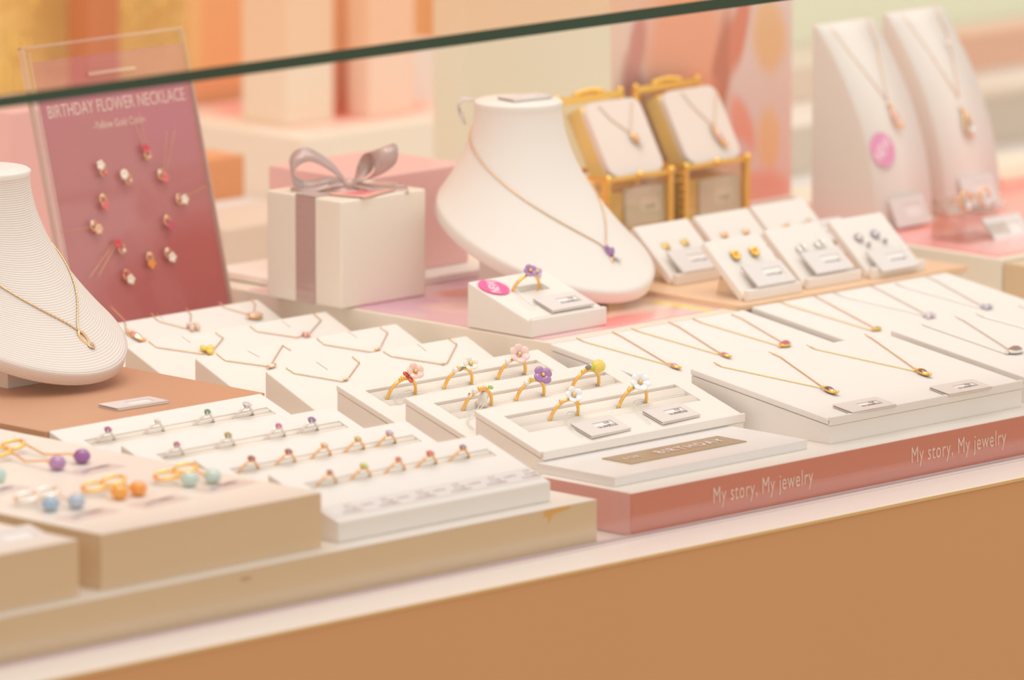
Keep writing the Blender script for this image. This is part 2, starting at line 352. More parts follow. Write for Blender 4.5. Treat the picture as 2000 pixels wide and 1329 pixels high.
# ================================================================== SLABS WITH RINGS
TH_S = math.atan2(.0548-.0356, .055)
def small_slab(yb, x0, x1, label):
    yf = yb-.0552; zb, zf = .0548, .0356; th = math.atan2(zb-zf, yb-yf)
    cx = (x0+x1)/2; hx = (x1-x0)/2
    r = thing('ring_slab', label, 'ring stand', (cx, yb, ZA), group='small ring slabs')
    def zt(y): return zb-ZA + y*(zb-zf)/(yb-yf)
    body = prism([(0, 0), (yf-yb, 0), (yf-yb, zt(yf-yb)), (0, zt(0))], -hx, hx, .0009)
    # the slot for the rings: a recess across the slab
    sy, dep = -.0185, .0035
    c = box(-hx+.013, hx-.009, -.0042, .0042, -dep, .004); xf(c, tr(0, sy, zt(sy)) @ rot('X', th))
    obj('slab', cut(body, [c]), WHITE, r)
    rl = bmesh.new()
    for yy in (-.0023, .0023):
        q = lathe([(.0002, -(hx-.0115)), (.0022, -(hx-.0118)), (.0022, hx-.0118), (.0002, hx-.0115)], 14, True)
        join(rl, q, tr(.002, yy, -.0022) @ rot('Y', pi/2))
    xf(rl, tr(0, sy, zt(sy)) @ rot('X', th)); obj('foam_roll', rl, ROLL, r)
    return dict(yb=yb, sy=yb+sy, th=th, z=lambda y: zb+(y-yb)*(zb-zf)/(yb-yf), n=(0, -sin(th), cos(th)), x0=x0)
SX0, SX1 = -.4065, -.2440
slabs = [small_slab(yb, SX0, SX1, lb) for yb, lb in ((-.0395, 'white slab of four silver rings nearest the ribbed bust'), (-.0990, 'second white slab with four silver rings, behind the first gold row'),
    (-.1580, 'white slab with five rose gold rings, second from the front'), (-.2170, 'front white ring slab with a printed price strip'))]
def small_ring(px, py, sl, metal, col, label, gs=.00165):
    rim = {'s': SILV, 'r': ROSE}[metal]
    q = hit(px-5, py+21, (0, sl['sy'], sl['z'](sl['sy'])), sl['n']); y = sl['sy']
    loc = Vector((q.x, y, sl['z'](y)))
    r = thing('gemstone_ring', label, 'ring', loc, (sl['th'], 0, 0), 'small gemstone rings in slabs')
    R = .0076; gs *= 1.22; pts = [(R*cos(a)*1.0, 0, -.0030+R*sin(a)+(.0009 if abs(a-pi/2) < .5 else 0)) for a in [2*pi*k/36 for k in range(36)]]
    obj('band', tube(pts, .00078, 8, True), rim, r)
    pr = bmesh.new(); zt = -.0030+R
    for k in range(4):
        a = pi/4+k*pi/2; join(pr, tube([(0, 0, zt), (gs*.8*cos(a), gs*.8*sin(a), zt+.0016), (gs*.95*cos(a), gs*.95*sin(a), zt+.0030)], .0004, 5))
    obj('prong_setting', pr, rim, r)
    g = obj('gemstone', gemcut(gs, .0022, 8), gem('gem_%d_%d_%d' % col, col), r, (0, 0, zt+.0026)); return r
S1, S2, S3, S4 = slabs
small_ring(220, 846, S1, 's', (150, 50, 130), 'silver ring with purple stone at the left end of the rearmost slab', .0019)
small_ring(318, 830, S1, 's', (236, 232, 228), 'silver ring with a tiny clear stone, second on the rearmost slab', .0013)
small_ring(407, 806, S1, 's', (40, 130, 90), 'silver ring with a small green stone on the rearmost slab')
small_ring(487, 794, S1, 's', (206, 196, 210), 'silver ring with a large pale clear stone on the rearmost slab', .0021)
small_ring(351, 873, S2, 's', (176, 44, 100), 'silver ring with magenta stone, leftmost of the second slab')
small_ring(446, 851, S2, 's', (150, 140, 50), 'silver ring with olive green stone', .0019)
small_ring(545, 833, S2, 's', (206, 60, 130), 'silver ring with bright pink stone on the second slab')
small_ring(611, 822, S2, 's', (104, 78, 140), 'silver ring with violet stone at the right end of the second slab', .0021)
small_ring(496, 900, S3, 'r', (120, 34, 40), 'rose gold ring with dark garnet stone, leftmost of its slab', .0019)
small_ring(565, 884, S3, 'r', (130, 40, 70), 'rose gold ring with dark plum stone', .0019)
small_ring(633, 870, S3, 'r', (232, 196, 160), 'rose gold ring with a small champagne stone')
small_ring(699, 858, S3, 'r', (190, 190, 120), 'rose gold ring with pale olive stone')
small_ring(760, 846, S3, 'r', (176, 170, 214), 'rose gold ring with lilac blue stone at the right end of its slab', .0019)
small_ring(645, 925, S4, 'r', (160, 60, 50), 'rose gold ring with small red brown stone on the front slab', .0014)
small_ring(713, 913, S4, 'r', (180, 196, 40), 'rose gold ring with lime green stone on the front slab', .0019)
small_ring(774, 896, S4, 'r', (200, 50, 70), 'rose gold ring with small raspberry stone, middle of the front slab', .0014)
small_ring(833, 882, S4, 'r', (206, 50, 50), 'rose gold ring with larger red stone on the front slab', .0020)
small_ring(903, 874, S4, 'r', (130, 96, 140), 'rose gold ring with violet stone at the right end of the front slab', .0017)
# printed price strip on the front slab
y0 = -.2620; st = thing('price_strip', 'clear strip of small printed prices along the front slab edge', 'price strip', ((SX0+SX1)/2, y0, S4['z'](y0)+.0001), (S4['th'], 0, 0))
obj('film', box(-.079, .079, -.0058, .0065, 0, .00015), mat('clear_grey_film', (236, 228, 226), 0.25), st)
for i in range(6):
    x = -.066+i*.0275
    text('K10', .0024, mat('faint_grey_print', (178, 156, 150), .6), st, (x+.004, .0035, .0002), name='print', sx=1.3)
    text('¥19,800', .0022, mat('faint_grey_print', (178, 156, 150), .6), st, (x+.0045, .0003, .0002), name='print', sx=1.2)
    text('¥18,900税込', .0026, mat('faint_grey_print', (178, 156, 150), .6), st, (x+.003, -.0029, .0002), name='print', sx=1.1)
    if i < 5: text('K10WG', .0025, mat('faint_grey_print', (178, 156, 150), .6), st, (x+.0165, .001, .0002), name='print', sx=1.1)

# ================================================================== TRAYS WITH FLOWER RINGS
def tray(yb, x0, x1, zb, zf, dep, label, name='ring_tray', cat='ring tray', slot=None, group=None, m=WHITE2, lip=.0012, z0=ZA):
    yf = yb-dep; cx = (x0+x1)/2; hx = (x1-x0)/2; th = math.atan2(zb-zf, dep); k = (zb-zf)/dep
    r = thing(name, label, cat, (cx, yb, z0), group=group); T = .0042
    zt = lambda y: zb-z0+y*k
    obj('wedge_base', prism([(-.0004, 0), (-dep+.0004, 0), (-dep+.0004, zt(-dep)-T), (-.0004, zt(0)-T)], -hx+.0005, hx-.0005, .0003), m, r)
    body = prism([(0, zt(0)-T+.0004), (-dep, zt(-dep)-T+.0004), (-dep, zt(-dep)), (0, zt(0))], -hx, hx, .0009)
    if slot:
        sa, sb, ml, mr, dp = slot; sc = (sa+sb)/2
        c = box(-hx+ml, hx-mr, (sb-sa)/-2, (sb-sa)/2, -dp, .004); xf(c, tr(0, sc, zt(sc)) @ rot('X', th)); body = cut(body, [c])
    if lip: join(body, box(-hx, hx, -dep-.0006, -dep+.0018, zt(-dep)-T+.0004, zt(-dep)+lip, .0005))
    obj('tray_top', body, m, r)
    if slot:
        rl = bmesh.new(); w = (sb-sa)/4
        for yy in (-w*.98, w*.98):
            q = lathe([(.0002, -(hx-.0062)), (w*.98, -(hx-.0064)), (w*.98, hx-.0064), (.0002, hx-.0062)], 18, True)
            join(rl, q, tr((ml-mr)/2, yy, -w*.62) @ rot('Y', pi/2) @ Matrix.Diagonal((.62, 1, (2*hx-ml-mr)/(2*hx-.0124), 1)))
        xf(rl, tr(0, sc, zt(sc)) @ rot('X', th)); obj('foam_roll', rl, ROLL, r)
    return dict(yb=yb, th=th, n=(0, -sin(th), cos(th)), z=lambda y: zb+(y-yb)*k, p=(0, yb, zb), slit=yb+((slot[0]+slot[1])/2 if slot else 0))
SL = (-.0325, -.0105, .0125, .0125, .0034)
TX0, TX1 = -.1855, -.0195
T1 = tray(-.0410, TX0, TX1, .0522, .0345, .0556, 'cream ring tray with three flower rings, rearmost of three', slot=SL, group='ring trays for flower rings')
T2 = tray(-.0972, TX0, TX1, .0522, .0345, .0556, 'cream ring tray with purple and yellow flower rings, middle of three', slot=SL, group='ring trays for flower rings')
T3 = tray(-.1540, TX0, TX1, .0522, .0345, .0548, 'cream ring tray with two white flower rings and two price tags', slot=SL, group='ring trays for flower rings')
def ring_base(px, py, T, label, lean=0.0, R=.0112, th=None, yy=None, loc=None):
    if loc is None:
        q = hit(px, py, T['p'], T['n']); y = T['slit']; loc = Vector((q.x, y, T['z'](y)))
    r = thing('flower_ring', label, 'ring', loc, ((T['th'] if th is None else th)+lean, 0, 0), 'gold flower rings')
    pts = [(R*cos(a), 0, -.0012+R*sin(a)) for a in [2*pi*k/48 for k in range(48)]]
    bnd = tube(pts, .00105, 8, True); obj('band', bnd, GOLD, r); r['R'] = R; return r
def on(r, a, h=.0014):
    R = r['R']+h; a = radians(a); return Vector((R*cos(a), -.0004, -.0012+R*sin(a)))
def orient(a): return Matrix.Rotation(radians((90-a)*.3-28), 4, 'Y') @ Matrix.Rotation(radians(30), 4, 'X')
def add(r, name, bm, m, a, h=.0014, tilt=True):
    p = on(r, a, h); mx = tr(*p) @ (orient(a) if tilt else Matrix.Identity(4)); return obj(name, xf(bm, mx), m, r)
def flower(r, a, n, rad, w, col, h=.0026, ctr=GOLD, rough=.12, cup=.35, m=None):
    rad *= 1.12; w *= 1.3
    add(r, 'flower', petals(n, rad, w, rad*.17, cup), m or mat('petal_%d_%d_%d' % col, col, rough, 0, .7, coat=.5), a, h)
    add(r, 'flower_center', ball((0, 0, .0008), .0012, 10, 8), ctr, a, h)
def dots(r, lst):
    for nm, a, rad, m in lst: add(r, nm, ball((0, 0, 0), rad, 12, 8), m, a, .0014)
PEACH = (250, 206, 190); ORNG = mat('coral_enamel', (222, 80, 44), .15, coat=.6)
r = ring_base(790, 774, T1, 'gold ring with pale pink petal over an orange red leaf'); flower(r, 66, 5, .0046, .0022, PEACH, .0052)
add(r, 'leaf', petals(3, .0044, .0016, .0007, .25), ORNG, 76, .0018); dots(r, [('gold_bead', 104, .0013, GOLD), ('gold_bead', 112, .0010, GOLD), ('gold_bead', 97, .0011, GOLD)])
r = ring_base(896, 751, T1, 'gold ring with white flower, grey leaf and a pearl'); flower(r, 66, 5, .0040, .0020, (248, 240, 222), .0036)
dots(r, [('pearl', 118, .0019, PEARL), ('gold_bead', 106, .0014, GOLD), ('gold_bead', 112, .0010, ROSE)]); add(r, 'leaf', petals(1, .005, .0011, .0007, .1, 0, pi), mat('grey_enamel', (140, 132, 130), .2), 84, .0014)
r = ring_base(1002, 733, T1, 'gold ring with a blush pink crystal flower and pearl'); flower(r, 82, 6, .0055, .0024, (252, 214, 204), .0030, ctr=ROSE, cup=.5)
dots(r, [('pearl', 122, .0018, PEARL), ('gold_bead', 52, .0011, GOLD)])
r = ring_base(937, 795, T2, 'gold ring with a hanging white bell flower, pearl and green leaf'); dots(r, [('pearl', 116, .0021, PEARL), ('pearl', 136, .0013, PEARL), ('gold_bead', 100, .0014, GOLD), ('gold_bead', 92, .0012, ROSE), ('gold_bead', 84, .0013, ROSE), ('gold_bead', 72, .0011, GOLD)])
add(r, 'leaf', xf(ball((0, 0, 0), (.0034, .0015, .0006)), rot('Y', .6)), mat('leaf_green_enamel', (150, 190, 60), .15, coat=.6), 60, .0026)
add(r, 'leaf', ball((0, 0, 0), (.0009, .0006, .0012)), mat('leaf_green_enamel', (150, 190, 60), .15), 134, .003)
bell = lathe([(.0008, .0082), (.0022, .0070), (.0028, .0045), (.0031, .0018), (.0040, 0), (.0036, .0001), (.0026, .002)], 12); obj('bell_flower', bell, mat('milky_white_glass', (252, 242, 232), .25), r, (.0022, -.0006, .0008))
r = ring_base(1040, 776, T2, 'gold ring with a lilac purple four petalled flower')
flower(r, 66, 4, .0050, .0026, (168, 116, 176), .0038, rough=.08, cup=.1); dots(r, [('pearl', 122, .0017, PEARL), ('gemstone', 104, .0015, gem('lemon_gem', (214, 184, 50))), ('gold_bead', 112, .0010, GOLD)])
r = ring_base(1147, 756, T2, 'gold ring with a glossy yellow flower, grey leaf and green leaf')
add(r, 'flower', ball((0, 0, 0), (.0046, .0042, .0025)), mat('lemon_enamel', (244, 214, 84), .08, coat=.8), 62, .0036); dots(r, [('gold_bead', 116, .0013, GOLD), ('gold_bead', 108, .0011, GOLD), ('pearl', 60, .0008, PEARL)])
add(r, 'leaf', ball((0, 0, 0), (.0024, .0014, .0008)), mat('lime_enamel', (186, 206, 60), .15), 80, .0018); add(r, 'leaf', ball((0, 0, 0), (.0022, .0016, .0014)), mat('grey_enamel', (140, 132, 130), .2), 98, .0022)
WHF = mat('white_crystal', (255, 252, 250), .1, 0, .9, coat=.8)
r = ring_base(1107, 815, T3, 'gold ring with a white star flower, left ring of the front tray'); flower(r, 76, 5, .0046, .0019, (0, 0, 0), .0030, m=WHF, cup=.5); dots(r, [('gemstone', 118, .0015, ROSE), ('gold_bead', 50, .0010, GOLD), ('gold_bead', 36, .0011, GOLD)])
r = ring_base(1238, 788, T3, 'gold ring with a round white crystal flower, right ring of the front tray'); flower(r, 84, 7, .0052, .0022, (0, 0, 0), .0030, m=WHF, cup=.45); dots(r, [('gold_bead', 116, .0015, GOLD), ('gold_bead', 122, .0012, GOLD), ('gold_bead', 62, .0011, ROSE)])
# price tags and their clear threads on the front tray
THR = mat('clear_nylon', (228, 236, 228), .1, 0, .8)
def slope_tag(px, py, T, label, rz=0, **k):
    q = hit(px, py, T['p'], T['n']); return price_tag(label, q+Vector(T['n'])*.0004, (T['th'], 0, rz), **k)
slope_tag(1172, 838, T3, 'price tag below the left white flower ring', radians(3), w=.034, d=.0175)
slope_tag(1310, 812, T3, 'price tag below the right white flower ring', radians(3), w=.033, d=.0165)
def thread(T, pts, label, h=.0012):
    P = []
    for i, (x, y, hh) in enumerate(pts): P.append(hit(x, y, T['p'], T['n'])+Vector(T['n'])*hh)
    sm = []
    for i in range(len(P)-1):
        p0, p1, p2, p3 = P[max(i-1, 0)], P[i], P[i+1], P[min(i+2, len(P)-1)]
        for k in range(6):
            t = k/6; sm.append(.5*((2*p1)+(-p0+p2)*t+(2*p0-5*p1+4*p2-p3)*t*t+(-p0+3*p1-3*p2+p3)*t**3))
    sm.append(P[-1]); c = P[0].copy()
    tag(obj('tag_thread', tube([q-c for q in sm], .00028, 5), THR, None, c), label, 'thread')
thread(T3, [(1128, 808, .0008), (1108, 812, .002), (1104, 826, .0025), (1116, 842, .002), (1137, 858, .0012)], 'clear thread looping to the left price tag of the front tray')
thread(T3, [(1262, 782, .0008), (1240, 789, .002), (1236, 798, .0025), (1250, 815, .002), (1270, 832, .0012)], 'clear thread looping to the right price tag of the front tray')
thread(T2, [(914, 806, .003), (910, 828, .004), (926, 846, .002), (960, 852, .0008), (944, 838, .001), (930, 812, .004), (950, 790, .005), (938, 806, .003), (912, 826, .001), (925, 842, .001)], 'tangled clear thread under the bell flower ring')
thread(T1, [(800, 768, .002), (784, 776, .003), (770, 780, .001), (780, 792, .0008), (790, 780, .002)], 'clear thread at the foot of the orange leaf ring')

# ================================================================== WHITE CHAIN PADS AND RAMPS
PX0, PX1 = -.1830, -.0170
PADS = []
for yb, lb in ((.2035, 'white chain pad nearest the poster with three necklaces'), (.1430, 'white chain pad with a yellow bird pendant, second from the poster'), (.0818, 'white chain pad with a sparkling chain, third from the poster'), (.0215, 'white chain pad just behind the ring trays')):
    r = thing('necklace_pad', lb, 'necklace pad', ((PX0+PX1)/2, yb, ZA), group='white necklace pads')
    dep, zb, zf = .0585, .0522, .0275; hx = (PX1-PX0)/2
    obj('pad', prism([(0, 0), (-dep, 0), (-dep, zf-ZA), (0, zb-ZA)], -hx, hx, .0012, 3), WHITE2, r)
    th = math.atan2(zb-zf, dep); PADS.append(dict(p=(0, yb, zb), n=(0, -sin(th), cos(th)), th=th, r=r, yb=yb))
def slit(T, pxs, r, bx, by, z0=ZA):
    """a fine cut in the leatherette through which a chain passes"""
    P = [hit(x, y, T['p'], T['n'])+Vector(T['n'])*.00012-Vector((bx, by, z0)) for x, y in pxs]
    obj('slit', tube(P, .0002, 4), mat('slit_shadow_edge', (214, 194, 170), .8), r)
for i, l in ((0, ((306, 613), (318, 624))), (1, ((355, 658), (372, 670))), (1, ((550, 627), (567, 640))), (2, ((484, 686), (506, 698))), (2, ((680, 649), (697, 660))), (3, ((618, 708), (640, 723))), (3, ((815, 673), (832, 686)))):
    T = PADS[i]; slit(T, l, T['r'], (PX0+PX1)/2, T['yb'])
RAMPS = {}
for key, yb, x0, x1, lb in (('C1', -.0446, -.0128, .1545, 'white necklace ramp with three red stone pendants, left rear'), ('C2', -.1595, -.0133, .1545, 'white necklace ramp with two dark stone pendants and two price tags'),
                            ('D1', -.0410, .1655, .3440, 'white necklace ramp with crystal pendants, in front of the earring stands'), ('D2', -.1560, .1645, .3400, 'white necklace ramp with a grey disc pendant at the right edge')):
    RAMPS[key] = tray(yb, x0, x1, .0548, .0392, .1105, lb, 'necklace_ramp', 'necklace ramp', None, 'wide necklace ramps', WHITE, lip=.0012)
    RAMPS[key]['r'] = bpy.context.scene.objects[-1] if False else None

# ================================================================== NECKLACES ON FLAT PADS
def necklace(T, left, right, pend, label, metal=ROSE, kind='stone', col=(200, 60, 60), h=.0006, size=.0026, rchain=.0003, group='necklaces on pads', ang=0, end=True):
    n = Vector(T['n']); o = hit(pend[0], pend[1], T['p'], n)+n*.0004
    r = thing('necklace', label, 'necklace', o, (0, 0, 0), group)
    def P(q): return hit(q[0], q[1], T['p'], n)+n*h-o
    LL = [P(q) for q in left]; RR = [P(q) for q in right]
    pts = densify(LL+[P(pend)*.2]+RR[::-1] if False else LL+RR[::-1], .0009)
    obj('chain', tube(pts, rchain, 5, False, .35), metal, r)
    pendant(r, kind, metal, col, size, T['th'], ang); return r
def pendant(r, kind, metal, col, size, th, ang=0):
    M = rot('X', th) @ rot('Z', radians(ang)); s = size
    g = gem('gem_%d_%d_%d' % col, col)
    if kind == 'stone':
        obj('setting', xf(lathe([(.3*s, 0), (s*1.05, .0003), (s*1.05, s*.5), (s*.9, s*.55)], 14), M @ Matrix.Diagonal((1.35, .8, 1, 1))), metal, r)
        obj('gemstone', xf(gemcut(s*.95, s*.8, 10), M @ tr(0, 0, s*.55) @ Matrix.Diagonal((1.35, .8, 1, 1))), g, r)
        obj('bail', xf(tube([(.0009*cos(a), .0009*sin(a), 0) for a in [2*pi*k/12 for k in range(12)]], .0003, 5, True), M @ tr(-s*1.7, 0, .0007)), metal, r)
    elif kind == 'bar':
        obj('setting', xf(ball((0, 0, s*.28), (s*1.35, s*.58, s*.34), 18, 10), M), metal, r)
        obj('gemstone', xf(gemcut(s, s*.6, 10), M @ tr(-s*.15, 0, s*.42) @ Matrix.Diagonal((1.05, .56, 1, 1))), g, r)
        obj('bail', xf(tube([(s*.28*cos(a), s*.28*sin(a), 0) for a in [2*pi*k/12 for k in range(12)]], s*.1, 5, True), M @ tr(-s*1.6, 0, s*.3)), metal, r)
        bd = bmesh.new()
        for xx, yy in ((1.2, .32), (1.2, -.32), (1.5, 0), (-1.1, .2), (-1.1, -.2)): ball((s*xx, s*yy, s*.42), s*.2, 8, 6, bm=bd)
        obj('gold_bead', xf(bd, M), metal, r)
    elif kind == 'cluster':
        bmm = bmesh.new()
        for k in range(4): ball((s*.9*cos(k*1.7+.4), s*.75*sin(k*1.7+.4), s*.45), s*.55, 10, 8, bm=bmm)
        obj('crystal_cluster', xf(bmm, M), g, r)
        obj('setting', xf(ball((0, 0, s*.4), (s*.8, s*.45, s*.4), 10, 8), M), metal, r)
        obj('pearl', xf(ball((s*1.1, s*.3, s*.5), s*.45, 10, 8), M), PEARL, r)
    elif kind == 'bird':
        obj('pendant_body', xf(petals(3, s*1.6, s*.8, s*.5, .2, s*.5, .3), M), mat('enamel_%d_%d_%d' % col, col, .15, coat=.6), r)
        obj('gold_bead', xf(ball((s*1.5, 0, s*.3), s*.3, 8, 6), M), metal, r)
    else:
        obj('pendant_body', xf(ball((0, 0, s*.4), (s, s*.6, s*.4), 10, 8), M), metal, r)
        obj('gemstone', xf(ball((s*1.2, 0, s*.4), s*.4, 8, 6), M), g, r)
P1, P2, P3, P4 = PADS
necklace(P1, [(215, 600), (243, 628), (247, 655)], [(262, 662)], (266, 662), 'necklace with an orange pink drop beside the ribbed bust', ROSE, 'bar', (222, 110, 80), size=.0044, ang=-80)
necklace(P1, [(294, 614), (310, 629), (362, 643)], [(362, 604), (373, 616), (371, 640)], (376, 643), 'necklace with a pink and green floral cluster on the rear pad', ROSE, 'cluster', (240, 200, 180), size=.0034)
necklace(P1, [(426, 592), (438, 602), (482, 615)], [(486, 583), (498, 595), (496, 612)], (498, 621), 'necklace with a square peach stone on the rear pad', ROSE, 'stone', (246, 190, 160), size=.0038)
necklace(P2, [(290, 668), (306, 680), (395, 693)], [(421, 652), (436, 662), (414, 688)], (405, 688), 'necklace with a lemon yellow bird pendant', ROSE, 'bird', (246, 218, 96), size=.0031)
necklace(P2, [(488, 638), (501, 649), (580, 661)], [(612, 614), (627, 627), (605, 652)], (597, 657), 'necklace with a cluster of tiny pearls and a pink bead', ROSE, 'cluster', (236, 160, 150), size=.0022)
necklace(P3, [(422, 692), (440, 706), (520, 717)], [(568, 686), (552, 676), (528, 715)], (530, 718), 'necklace with a small gold bow and clear drop on the third pad', ROSE, 'bar', (250, 236, 226), size=.0026, ang=15)
necklace(P3, [(618, 662), (634, 675), (728, 690)], [(742, 641), (757, 651), (741, 684)], (736, 685), 'sparkling station necklace on the third pad', ROSE, 'dot', (250, 236, 226), size=.0019)
necklace(P4, [(558, 720), (575, 731), (668, 747)], [(688, 699), (702, 710), (680, 740)], (674, 744), 'necklace with a tiny heart on the pad behind the trays', ROSE, 'dot', (250, 230, 220), size=.0017)
necklace(P4, [(748, 688), (765, 698), (862, 713)], [(877, 664), (892, 674), (873, 711)], (864, 713), 'necklace with a tiny clear bead beside the pink flower ring', ROSE, 'dot', (250, 240, 236), size=.0013)
C1, C2, D1, D2 = (RAMPS[k] for k in ('C1', 'C2', 'D1', 'D2'))
necklace(C1, [(1125, 662), (1140, 669), (1302, 714)], [(1195, 650), (1215, 660), (1304, 713)], (1318, 720), 'gold necklace with gold and lilac pendant nearest the ring trays', GOLD, 'bar', (206, 130, 160), size=.0034, ang=-97)
necklace(C1, [(1232, 643), (1250, 650), (1402, 694)], [(1305, 631), (1325, 640), (1406, 692)], (1417, 698), 'gold necklace with a small pink violet pendant, middle of its ramp', GOLD, 'bar', (196, 90, 130), size=.0032, ang=-97)
necklace(C1, [(1352, 624), (1370, 632), (1520, 677)], [(1428, 616), (1448, 624), (1526, 670)], (1533, 677), 'gold necklace with a crimson oval stone', GOLD, 'stone', (180, 30, 76), size=.0034, ang=8)
necklace(C2, [(1393, 710), (1409, 718), (1604, 760)], [(1502, 690), (1523, 699), (1606, 758)], (1621, 768), 'gold necklace with dark smoky marquise pendant, left of two on the front ramp', GOLD, 'bar', (70, 46, 70), size=.0043, ang=-99)
necklace(C2, [(1575, 676), (1593, 684), (1787, 727)], [(1688, 655), (1704, 664), (1790, 725)], (1803, 733), 'gold necklace with dark brown marquise pendant, right of two on the front ramp', GOLD, 'bar', (90, 60, 50), size=.0043, ang=-99)
necklace(D1, [(1520, 590), (1540, 598), (1704, 648)], [(1590, 580), (1606, 588), (1708, 643)], (1713, 646), 'gold necklace with a small olive green stone', GOLD, 'stone', (170, 170, 60), size=.0024)
necklace(D1, [(1627, 573), (1644, 580), (1800, 616)], [(1700, 560), (1718, 568), (1803, 613)], (1814, 621), 'silver necklace with a sparkling crystal cluster on the rear right ramp', SILV, 'cluster', (214, 204, 216), size=.0034)
necklace(D1, [(1748, 555), (1765, 562), (1915, 603)], [(1808, 542), (1826, 549), (1918, 600)], (1927, 604), 'silver necklace with crystal ring pendant, rightmost on the rear right ramp', SILV, 'cluster', (190, 186, 200), size=.0030)
necklace(D2, [(1800, 635), (1816, 641), (1968, 694)], [(1864, 620), (1880, 627), (1972, 686)], (1982, 690), 'silver necklace with a grey disc and brown stone pendant', SILV, 'stone', (120, 92, 84), size=.0042)
necklace(D2, [(1905, 614), (1922, 621), (2095, 668)], [(1990, 600), (2010, 606), (2097, 666)], (2110, 672), 'silver necklace leaving the photo at the right edge', SILV, 'stone', (150, 140, 140), size=.0034)
slope_tag(1688, 797, C2, 'price tag at the left front of the wide front ramp', radians(-2), w=.036, d=.0165)
slope_tag(1876, 762, C2, 'price tag at the right front of the wide front ramp', radians(-2), w=.036, d=.0165)

# ================================================================== BUSTS
BA, BBc, BTH, BTK = .062, .0768, radians(21.2), .0078
def bust_pt(u, t):
    """t 0..1 from the shoulder rim to the neck; u angle round the bust, -90 deg is the front"""
    e = t**0.75; f = 1-(1-t)**1.75
    disc = Vector((BA*cos(u), BBc*sin(u)*cos(BTH), BBc*sin(u)*sin(BTH)))
    top = Vector((.0268*cos(u), .0238+.0268*sin(u), .0765))
    k = f; kz = t
    return Vector((disc.x+(top.x-disc.x)*k, disc.y+(top.y-disc.y)*k, disc.z+(top.z-disc.z)*kz))
def bust_mesh():
    b = bmesh.new(); lay = b.verts.layers.float.new('rib'); NU, NT = 64, 40; R = []
    nrm = Vector((0, -sin(BTH), cos(BTH)))
    prof = [('d', .90, -BTK), ('d', .98, -BTK), ('d', 1.0, -BTK*.85), ('d', 1.0, -BTK*.15)]
    def put(p, v): q = b.verts.new(p); q[lay] = v; return q
    for _, s, dz in prof: R.append([put(Vector((BA*cos(u)*s, BBc*sin(u)*s*cos(BTH), BBc*sin(u)*s*sin(BTH)))+nrm*dz, dz/.09) for u in [2*pi*k/NU for k in range(NU)]])
    for j in range(NT+1): R.append([put(bust_pt(2*pi*k/NU, j/NT), j/NT) for k in range(NU)])
    for s, dz in ((1.0, .0030), (.94, .0042), (.3, .0044)): R.append([put(Vector((.0276*cos(u)*s, .0238+.0276*sin(u)*s, .0765+dz)), 1+dz) for u in [2*pi*k/NU for k in range(NU)]])
    for A, B in zip(R[:-1], R[1:]):
        for k in range(NU): b.faces.new((A[k], A[(k+1) % NU], B[(k+1) % NU], B[k]))
    b.faces.new(R[0]); b.faces.new(R[-1]); fin(b, True); return b
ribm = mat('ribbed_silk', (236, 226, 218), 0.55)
nt = ribm.node_tree; at = nt.nodes.new('ShaderNodeAttribute'); at.attribute_name = 'rib'
ml = nt.nodes.new('ShaderNodeMath'); ml.operation = 'MULTIPLY'; ml.inputs[1].default_value = 2*pi*82; nt.links.new(at.outputs['Fac'], ml.inputs[0])
sn = nt.nodes.new('ShaderNodeMath'); sn.operation = 'SINE'; nt.links.new(ml.outputs[0], sn.inputs[0])
bp = nt.nodes.new('ShaderNodeBump'); bp.inputs['Strength'].default_value = 1.0; bp.inputs['Distance'].default_value = 0.00008; nt.links.new(sn.outputs[0], bp.inputs['Height'])
nt.links.new(bp.outputs[0], nt.nodes['Principled BSDF'].inputs['Normal'])
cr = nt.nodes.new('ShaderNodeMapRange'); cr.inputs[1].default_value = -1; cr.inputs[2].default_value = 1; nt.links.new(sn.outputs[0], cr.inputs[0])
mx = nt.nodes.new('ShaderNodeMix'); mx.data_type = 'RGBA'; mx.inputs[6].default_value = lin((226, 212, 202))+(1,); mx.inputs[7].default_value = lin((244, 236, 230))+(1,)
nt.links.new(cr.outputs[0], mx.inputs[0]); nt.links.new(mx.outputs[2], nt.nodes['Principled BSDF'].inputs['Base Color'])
def bust(c, zbase, m, label):
    r = thing('necklace_bust', label, 'necklace bust', (c.x, c.y, zbase)); h = c.z-zbase
    obj('bust_form', bust_mesh(), m, r, (0, 0, h))
    bl = prism([(-.027, 0), (.030, 0), (.030, h-BTK+.006), (-.027, h-BTK-.014)], -.028, .028, .0006); obj('support_block', bl, WHITE2, r); return r
def chain_on(c, bm_pts, label, metal, pend, rch=.0005):
    o = Vector(c); r = thing('necklace', label, 'necklace', o+bm_pts[pend], (0, 0, 0), 'necklaces on busts'); pp = bm_pts[pend]
    obj('chain', tube([q-pp for q in densify(bm_pts, .0011)], rch*.78, 6, False, .4), metal, r); return r
def vpath(tp, tn, pw, du=0):
    pts = []
    for k in range(-40, 41):
        d = k/40; u = -pi/2+du+d*pi; t = tp+(tn-tp)*abs(d)**pw
        p = bust_pt(u, t); q = bust_pt(u, min(t+.01, 1)); s = bust_pt(u+.01, t); nn = (s-p).cross(q-p).normalized()
        pts.append(p+nn*.0006)
    return pts
cB = WZ(1066, 457, GZ+.0006+.0390); cA = Vector((-.306, .1005, ZE+.0390))
dA = WZ(24, 607, ZE+.0390); cA = dA
bust(cB, GZ+.0006, WHITE2, 'smooth white leatherette necklace bust in the middle of the case')
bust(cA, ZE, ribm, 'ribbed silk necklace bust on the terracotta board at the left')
pB = vpath(.22, .80, .75, .10); r = chain_on(cB, pB, 'fine gold necklace with a violet stone pendant on the smooth bust', ROSE, 40)
